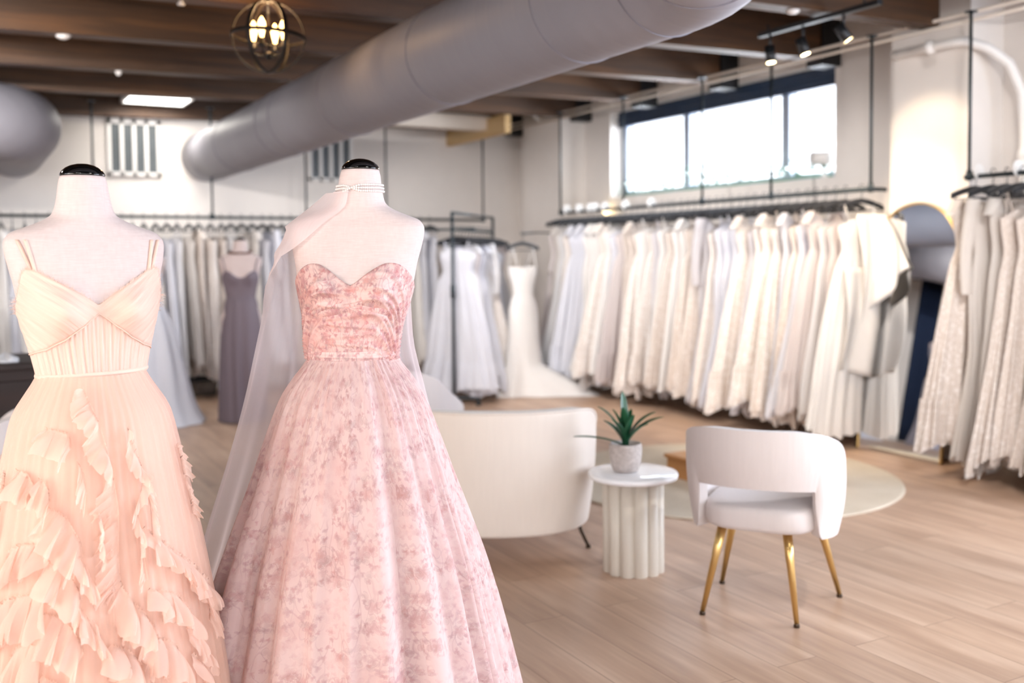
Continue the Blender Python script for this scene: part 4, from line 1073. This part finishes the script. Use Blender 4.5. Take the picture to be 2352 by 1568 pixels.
# ------------------------------------------------------------------ pink floral gown
def floral(name, base, dense, alpha=1.0, size=1.0, trans=.2):
    """watercolour flower print: petalled blossoms, buds, leaves and thin stems on pale pink organza"""
    t = NT(name); uvc = t.n('TexCoord').outputs['UV']; sz = size
    wob = t.n('TexNoise', {'Vector': uvc, 'Scale': 26.0/sz, 'Detail': 3.0}).outputs[1]
    P = t.vm('ADD', uvc, t.vm('MULTIPLY', t.vm('SUBTRACT', wob, (.5, .5, .5)), (.022*sz, .022*sz, 0)))
    clus = t.sstep(t.noise(uvc, 9/sz, 2), .42-.16*dense, .56-.1*dense)
    grain = t.noise(uvc, 160/sz, 3); mott = t.noise(uvc, 44/sz, 3)
    def blossoms(scale, npet, r0, r1, keep, off):
        v = t.vm('MULTIPLY', t.vm('ADD', P, (off, off*.7, 0)), (scale/sz, scale/sz, 1))
        vo = t.n('TexVoronoi', {'Vector': v, 'Scale': 1.0, 'Randomness': .9}, voronoi_dimensions='2D')
        d = t.vm('SUBTRACT', v, vo.outputs['Position']); s = t.n('SeparateXYZ', {0: d}); rgb = t.n('SeparateColor', {0: vo.outputs['Color']})
        th = t.math('ARCTAN2', s.outputs[1], s.outputs[0]); r = vo.outputs['Distance']
        pet = t.math('ABSOLUTE', t.math('SINE', t.math('ADD', t.math('MULTIPLY', th, npet/2), t.math('MULTIPLY', rgb.outputs[0], 6.3))))
        Rr = t.math('ADD', r0, t.math('MULTIPLY', pet, r1)); m = t.sstep(t.math('SUBTRACT', Rr, r), -.05, .13)
        m = t.math('MULTIPLY', m, t.math('GREATER_THAN', rgb.outputs[1], 1-keep))
        inner = t.sstep(r, .02, r0+r1)
        dd = t.math('ABSOLUTE', t.math('SUBTRACT', Rr, r)); kp = t.math('GREATER_THAN', rgb.outputs[1], 1-keep)
        edge = t.math('MULTIPLY', t.math('SUBTRACT', 1.0, t.sstep(dd, .005, .045)), kp)
        return m, rgb.outputs[2], inner, edge
    def stems(scale, wdt, off):
        n = t.noise(t.vm('MULTIPLY', t.vm('ADD', uvc, (off, off, 0)), (1.0, .45, 1.0)), scale/sz, .6, .4); a = t.math('ABSOLUTE', t.math('SUBTRACT', n, .5))
        return t.math('SUBTRACT', 1.0, t.sstep(a, wdt*.3, wdt))
    blot = t.noise(t.vm('ADD', uvc, (3.3, 1.7, 0)), 7/sz, 4, .6)
    col = t.mix(t.math('MULTIPLY', t.sstep(blot, .42, .68), (.16+.6*dense)), L4(base), L4((216, 154, 146)))
    cl2 = t.math('ADD', .35, t.math('MULTIPLY', clus, .65))
    st = t.math('MULTIPLY', t.math('MULTIPLY', stems(11, .012, 5.1), clus), .20+.16*dense)
    col = t.mix(st, col, L4((176, 128, 130)))
    st = t.math('MULTIPLY', t.math('MULTIPLY', stems(17, .011, 9.7), clus), .16+.14*dense)
    col = t.mix(st, col, L4((150, 132, 136)))
    sk = t.math('MULTIPLY', t.math('MULTIPLY', stems(34, .030, 2.9), clus), .16+.2*dense)
    col = t.mix(sk, col, L4((150, 104, 110)))
    for sc, npet, r0, r1, keep, off, cA, cB, k in ((19, 2, .05, .28, .6, 2.2, (178, 158, 156), (196, 170, 164), .50), (15, 5, .15, .17, .62, 7.9, (200, 132, 126), (186, 134, 136), .60), (26, 4, .13, .20, .6, 4.6, (206, 142, 132), (172, 132, 138), .58), (47, 3, .14, .22, .5, 1.3, (188, 112, 112), (158, 108, 118), .55)):
        m, rnd, inner, edge = blossoms(sc, npet, r0, r1, min(1, keep*(1.0+.5*dense)), off)
        fc = t.mix(rnd, L4(cA), L4(cB))
        op = t.math('MULTIPLY', t.math('MULTIPLY', m, cl2), t.math('MULTIPLY', t.math('ADD', .30, t.math('MULTIPLY', mott, 1.0)), k*(.72+.62*dense)), True)
        op = t.math('MULTIPLY', op, t.math('SUBTRACT', 1.15, t.math('MULTIPLY', inner, .45)), True)
        col = t.mix(op, col, fc)
        col = t.mix(t.math('MULTIPLY', t.math('MULTIPLY', edge, cl2), .20+.12*dense, True), col, t.mix(.45, fc, L4((110, 74, 88))))
    col = t.mix(t.math('MULTIPLY', grain, .10), col, L4((250, 236, 236)))
    t.ln(col, t.p.inputs['Base Color']); t.p.inputs['Roughness'].default_value = .7; t.p.inputs['Specular IOR Level'].default_value = .25
    th = t.noise(t.n('Mapping', {0: uvc, 3: (120, 4, 1)}).outputs[0], 1, 2); nrm = t.bump(th, .2, .003)
    tr = t.n('BsdfTranslucent', {0: col, 1: nrm})
    sh = t.n('MixShader', {0: trans, 1: t.p.outputs[0], 2: tr.outputs[0]}).outputs[0]
    if alpha < 1:
        lw = t.n('LayerWeight', {0: .4}).outputs['Facing']
        sh = t.n('MixShader', {0: t.math('ADD', alpha, t.math('MULTIPLY', lw, (1-alpha)*.8), True), 1: t.n('BsdfTransparent').outputs[0], 2: sh}).outputs[0]
    t.ln(sh, t.out.inputs[0]); return t.m
m_fb = floral('floral_print_bodice', (226, 190, 183), 1.0, size=.80, trans=.1)
m_fs = floral('floral_print_organza', (238, 212, 208), .16, alpha=.60, size=.9)
m_fl = fabric('pink_lining', (228, 208, 207), .1, .8, bump=.2, uv=True)
m_fw = floral('floral_print_waistband', (236, 200, 194), .8, size=.85, trans=.1)
FG = thing('floral_gown', 'strapless pink floral organza ball gown with sweetheart bodice on the right-hand dress form', 'gown', RF, RZ)
btop = deg([(0, 1.343), (4, 1.352), (14, 1.377), (26, 1.398), (36, 1.402), (48, 1.395), (62, 1.378), (80, 1.352), (100, 1.325), (140, 1.29), (180, 1.28)])
def bdisp(p, z, v):
    x = p*.14; w = 0
    for q, zc, sl, ww, am in ((0, 1.335, .10, .007, .0055), (1, 1.318, -.16, .006, .005), (2, 1.298, .20, .007, .0055), (3, 1.280, -.22, .006, .005), (4, 1.262, .12, .007, .0045), (5, 1.236, -.10, .006, .004), (6, 1.210, .08, .007, .004), (7, 1.186, -.06, .006, .004), (8, 1.368, .18, .006, .004)):
        zz = zc+sl*x-1.1*max(0, abs(x)-.05)**2*8; w += 1.35*am*exp(-((z-zz)/ww)**2)
    w += .006*exp(-((abs(x)-.075)/.05)**2-((z-1.34)/.05)**2)
    return w+.0003*sin(z*500+x*60)
patch(btop, lambda p: 1.140, .006, 240, 120, RD, disp=bdisp, uvf=lambda p, z, q: (p*.15+1.3, z)).build('bodice', m_fb, FG)
for s in (-1, 1):        # soft overlapping drape sweeping under each cup
    rows = []; uv = []
    for j in range(7):
        v = j/6; r = []
        for i in range(61):
            u = i/60; p = s*(radians(-12)+radians(95)*u); z = 1.312-.045*sin(u*pi*.9)+.034*u-.026*v
            r.append(torso(p, z, .0075+.006*sin(pi*v)*(1-u**3)-.006*u**3, RD)); uv.append((p*.15+2.1*s, z))
        rows.append(r)
    MB().grid(rows, uvs=uv).build('bust_drape', m_fb, FG)
patch(lambda p: 1.166, lambda p: 1.132, .010, 200, 20, RD, disp=lambda p, z, v: .0022*sin(v*13+.5*sin(p*3))).build('waistband', m_fw, FG)
RP = [(0, .465), (.25, .412), (.448, .366), (.567, .338), (.686, .303), (.805, .265), (.924, .228), (1.04, .187), (1.10, .150), (1.14, .119)]
ga, gb, gd = fold(611, 6, 9, 21), fold(612, 4, 3, 6), ridged(615, 5, 13, 34)
gc = fold(613, 4, 44, 70)
def gf(p, z):
    g = ga(p, z*.1); g = (abs(g)**.7)*(1 if g >= 0 else -1)
    return g*.6+gd(p, z*.3)*.75+gb(p, z*.3)*.6+gc(p, z*.1)*.5*max(0, (z-.85)/.3)
SR = skirt_pt(RP, gf, lambda u: .026+.055*min(1, u*1.6), .94, 1.14)
loft(SR, 1.142, .010, 400, 36, .955).build('skirt_lining', m_fl, FG)
gf2 = lambda p, z: gf(p, z)
S2 = skirt_pt(RP, gf2, lambda u: .026+.055*min(1, u*1.6), .94, 1.14)
loft(S2, 1.144, .010, 440, 50, 1.0, .34).build('organza_overlay', m_fs, FG)
S3 = skirt_pt(RP, lambda p, z: gf(p+.035, z)*.85, lambda u: .024+.050*min(1, u*1.6), .94, 1.14)
loft(S3, 1.143, .010, 400, 40, .978, .37).build('organza_underlayer', m_fs, FG)

# pearl choker
PCK = thing('pearl_choker', 'three-strand white pearl choker twisted around the neck of the floral gown dress form', 'necklace', RF+Vector((0, 0, 0)), RZ)
pm_ = simple('white_pearl', (226, 218, 214), .25, var=.02, coat=.4)
for k in range(3):
    o = MB(); n = 70
    for i in range(n):
        p = -pi+2*pi*i/n; tw = cos(p*1.0+.25); z = 1.606+.0016*sin(p)-.003+(k-1)*.0085*(1 if abs(p+.22) > .5 else sin((p+.22)/.5*pi/2)*(1 if k != 1 else -.4))
        q = torso(p, z, .003+(.002*(k) if abs(p+.22) < .35 else 0), RD); o.ball(q, .0036, 7, 5)
    o.build('pearl_strand', pm_, PCK)
# veil
m_veil = fabric('blush_veil_tulle', (255, 242, 242), .5, .85, alpha=.60, bump=.2, uv=True, var=.03)
def veil():
    t = thing('tulle_veil', 'sheer blush tulle veil falling from the neck behind the floral gown', 'veil', RF, RZ)
    rows = []; uv = []; R = random.Random(5); f = fold(71, 5, 10, 22)
    WL = [(0, .70), (.3, .59), (.55, .495), (.69, .445), (.81, .40), (.92, .36), (1.04, .32), (1.16, .286), (1.28, .252), (1.38, .220), (1.44, .204), (1.50, .190)]
    WR = [(0, .33), (.5, .27), (.9, .23), (1.05, .198), (1.2, .168), (1.4, .178), (1.5, .18)]
    DB = [(0, .62), (.4, .50), (.8, .36), (1.14, .20), (1.4, .125), (1.5, .115)]
    PL = [(0, -98), (1.2, -98), (1.32, -92), (1.40, -66), (1.45, -42), (1.50, -25), (1.54, -19), (1.59, -18)]
    PR = [(0, 118), (1.2, 112), (1.4, 128), (1.5, 150), (1.59, 150)]
    zs = [1.592-.01*i for i in range(18)]+[1.41-.035*i for i in range(1, 41)]
    nU = 150
    for z in zs:
        z = max(z, .006); a0 = radians(sm(PL, z)); a1 = radians(sm(PR, z))-2*pi; r = []
        for i in range(nU+1):
            p = a0+(a1-a0)*i/nU; u = max(0, min(1, (1.50-z)/1.5)); g = 1+(.012+.10*u)*f(p, z*.3)*min(1, (1.6-z)/.1)
            if z >= 1.495:
                q = torso(p, z, .005*g+.003, RD)
                if q.x < -.02 and cos(p) < .75:
                    w0 = abs(torso(-pi/2, z, .01, RD).x); q.x *= 1+max(0, (.072+(1.592-z)/.097*.118)/w0-1)*min(1, (.75-cos(p))*2)
            else:
                s, c = sin(p), cos(p); wl, wr, db = sm(WL, z), sm(WR, z), sm(DB, z)
                w = wl if s < 0 else wr; dd = db if c < 0 else sm(TF, max(z, 1.2))+.012
                q = Vector((w*abs(s)**.9*(1 if s > 0 else -1)*g, -dd*abs(c)**.9*(1 if c > 0 else -1)*g, z))
                k = max(0, min(1, (1.495-z)/.06)); q = torso(p, z, .012, RD)*(1-k)+q*k
            r.append(q); uv.append((p*.3, z))
        rows.append(r)
    MB().grid(rows, uvs=uv).build('veil_sheet', m_veil, t)
    MB().tube([torso(radians(sm(PL, 1.592))+(radians(150)-2*pi-radians(sm(PL, 1.592)))*i/40, 1.593, .008, RD) for i in range(41)], .002, 6).build('veil_edge', m_veil, t)
veil()

# ------------------------------------------------------------------ gowns on the far dress forms
def simple_gown(name, label, loc, rz, dz, mat, prof, seed, amp=.03, neck='v', train=None, lo=8, hi=16):
    t = thing(name, label, 'gown', loc, rz); f = fold(seed, 5, lo, hi)
    top = deg([(0, 1.335), (8, 1.34), (30, 1.385), (45, 1.395), (60, 1.375), (90, 1.32), (180, 1.27)]) if neck == 'v' else deg([(0, 1.40), (40, 1.42), (80, 1.45), (180, 1.45)])
    patch(top, lambda p: 1.14, .006, 120, 24, dz, disp=lambda p, z, v: .0012*sin(z*260+3*sin(p*3))).build('bodice', mat, t)
    patch(lambda p: 1.165, lambda p: 1.135, .010, 90, 5, dz).build('waistband', mat, t)
    S = skirt_pt([(z, r) for z, r in prof], f, lambda u: .02+amp*min(1, 1.5*u), .88, 1.14+dz)
    if train:
        S0 = S
        def S(p, z, k=1.0):
            q = S0(p, z, k); v = max(0, .30-z)/.30
            d = max(0, q.normalized().dot(Vector(train).normalized())) if q.length else 0
            return Vector((q.x+train[0]*v*v*d, q.y+train[1]*v*v*d, q.z))
    loft(S, 1.145+dz, .008, 240, 36).build('skirt', mat, t)
    if neck == 'v':
        for s in (-1, 1):
            MB().tube([torso(s*radians(46), 1.39, .006, dz), torso(s*radians(44), 1.44, .005, dz), torso(s*radians(50), 1.50, .005, dz), torso(s*radians(75), 1.512, .006, dz)+Vector((0, .02, .004)), torso(s*radians(140), 1.45, .006, dz), torso(s*radians(150), 1.28, .006, dz)], .005, 6).build('strap', mat, t)
    return t
mv = fabric('mauve_chiffon', (120, 108, 116), .05, .6, bump=.2, uv=True)
simple_gown('mauve_gown', 'long dusky mauve gown with soft pleats on the dress form before the back rail', GF, GZ, GD, mv, [(0, .20), (.3, .19), (.6, .182), (.85, .168), (.98, .145), (1.055, .131)], 801, .06)
t = thing('bead_necklace', 'dark brown bead necklace around the neck of the mauve gown dress form', 'necklace', GF, GZ)
o = MB(); nb = simple('brown_bead', (104, 72, 60), .4)
for i in range(34):
    p = -pi+2*pi*i/34; o.ball(torso(p, 1.555-.010*cos(p), .010, GD), .011, 8, 6)
o.build('bead_strand', nb, t)
simple_gown('white_gown', 'white tulle gown with a short train on the dress form behind the peach gown', WF, -.2, GD, FAB[2][2], [(0, .46), (.15, .40), (.4, .34), (.7, .265), (.9, .20), (1.055, .131)], 811, .03, 'v', (.04, -.05, 0))
def sequin():
    t = NT('silver_sequin'); c = t.coord('Object'); vo = t.n('TexVoronoi', {'Vector': c, 'Scale': 130.0})
    t.ln(t.mix(vo.outputs['Distance'], L4((196, 190, 198)), L4((130, 126, 136))), t.p.inputs['Base Color']); t.p.inputs['Metallic'].default_value = .6; t.p.inputs['Roughness'].default_value = .3
    s = t.n('SeparateColor', {0: vo.outputs['Color']}); t.bump(s.outputs[0], .5, .004); return t.m
simple_gown('sequin_gown', 'silver sequin gown on the dress form beside the navy curtain', SF, .9, GD, sequin(), [(0, .30), (.3, .22), (.6, .19), (.85, .178), (.98, .150), (1.055, .131)], 821, .04, 'high')
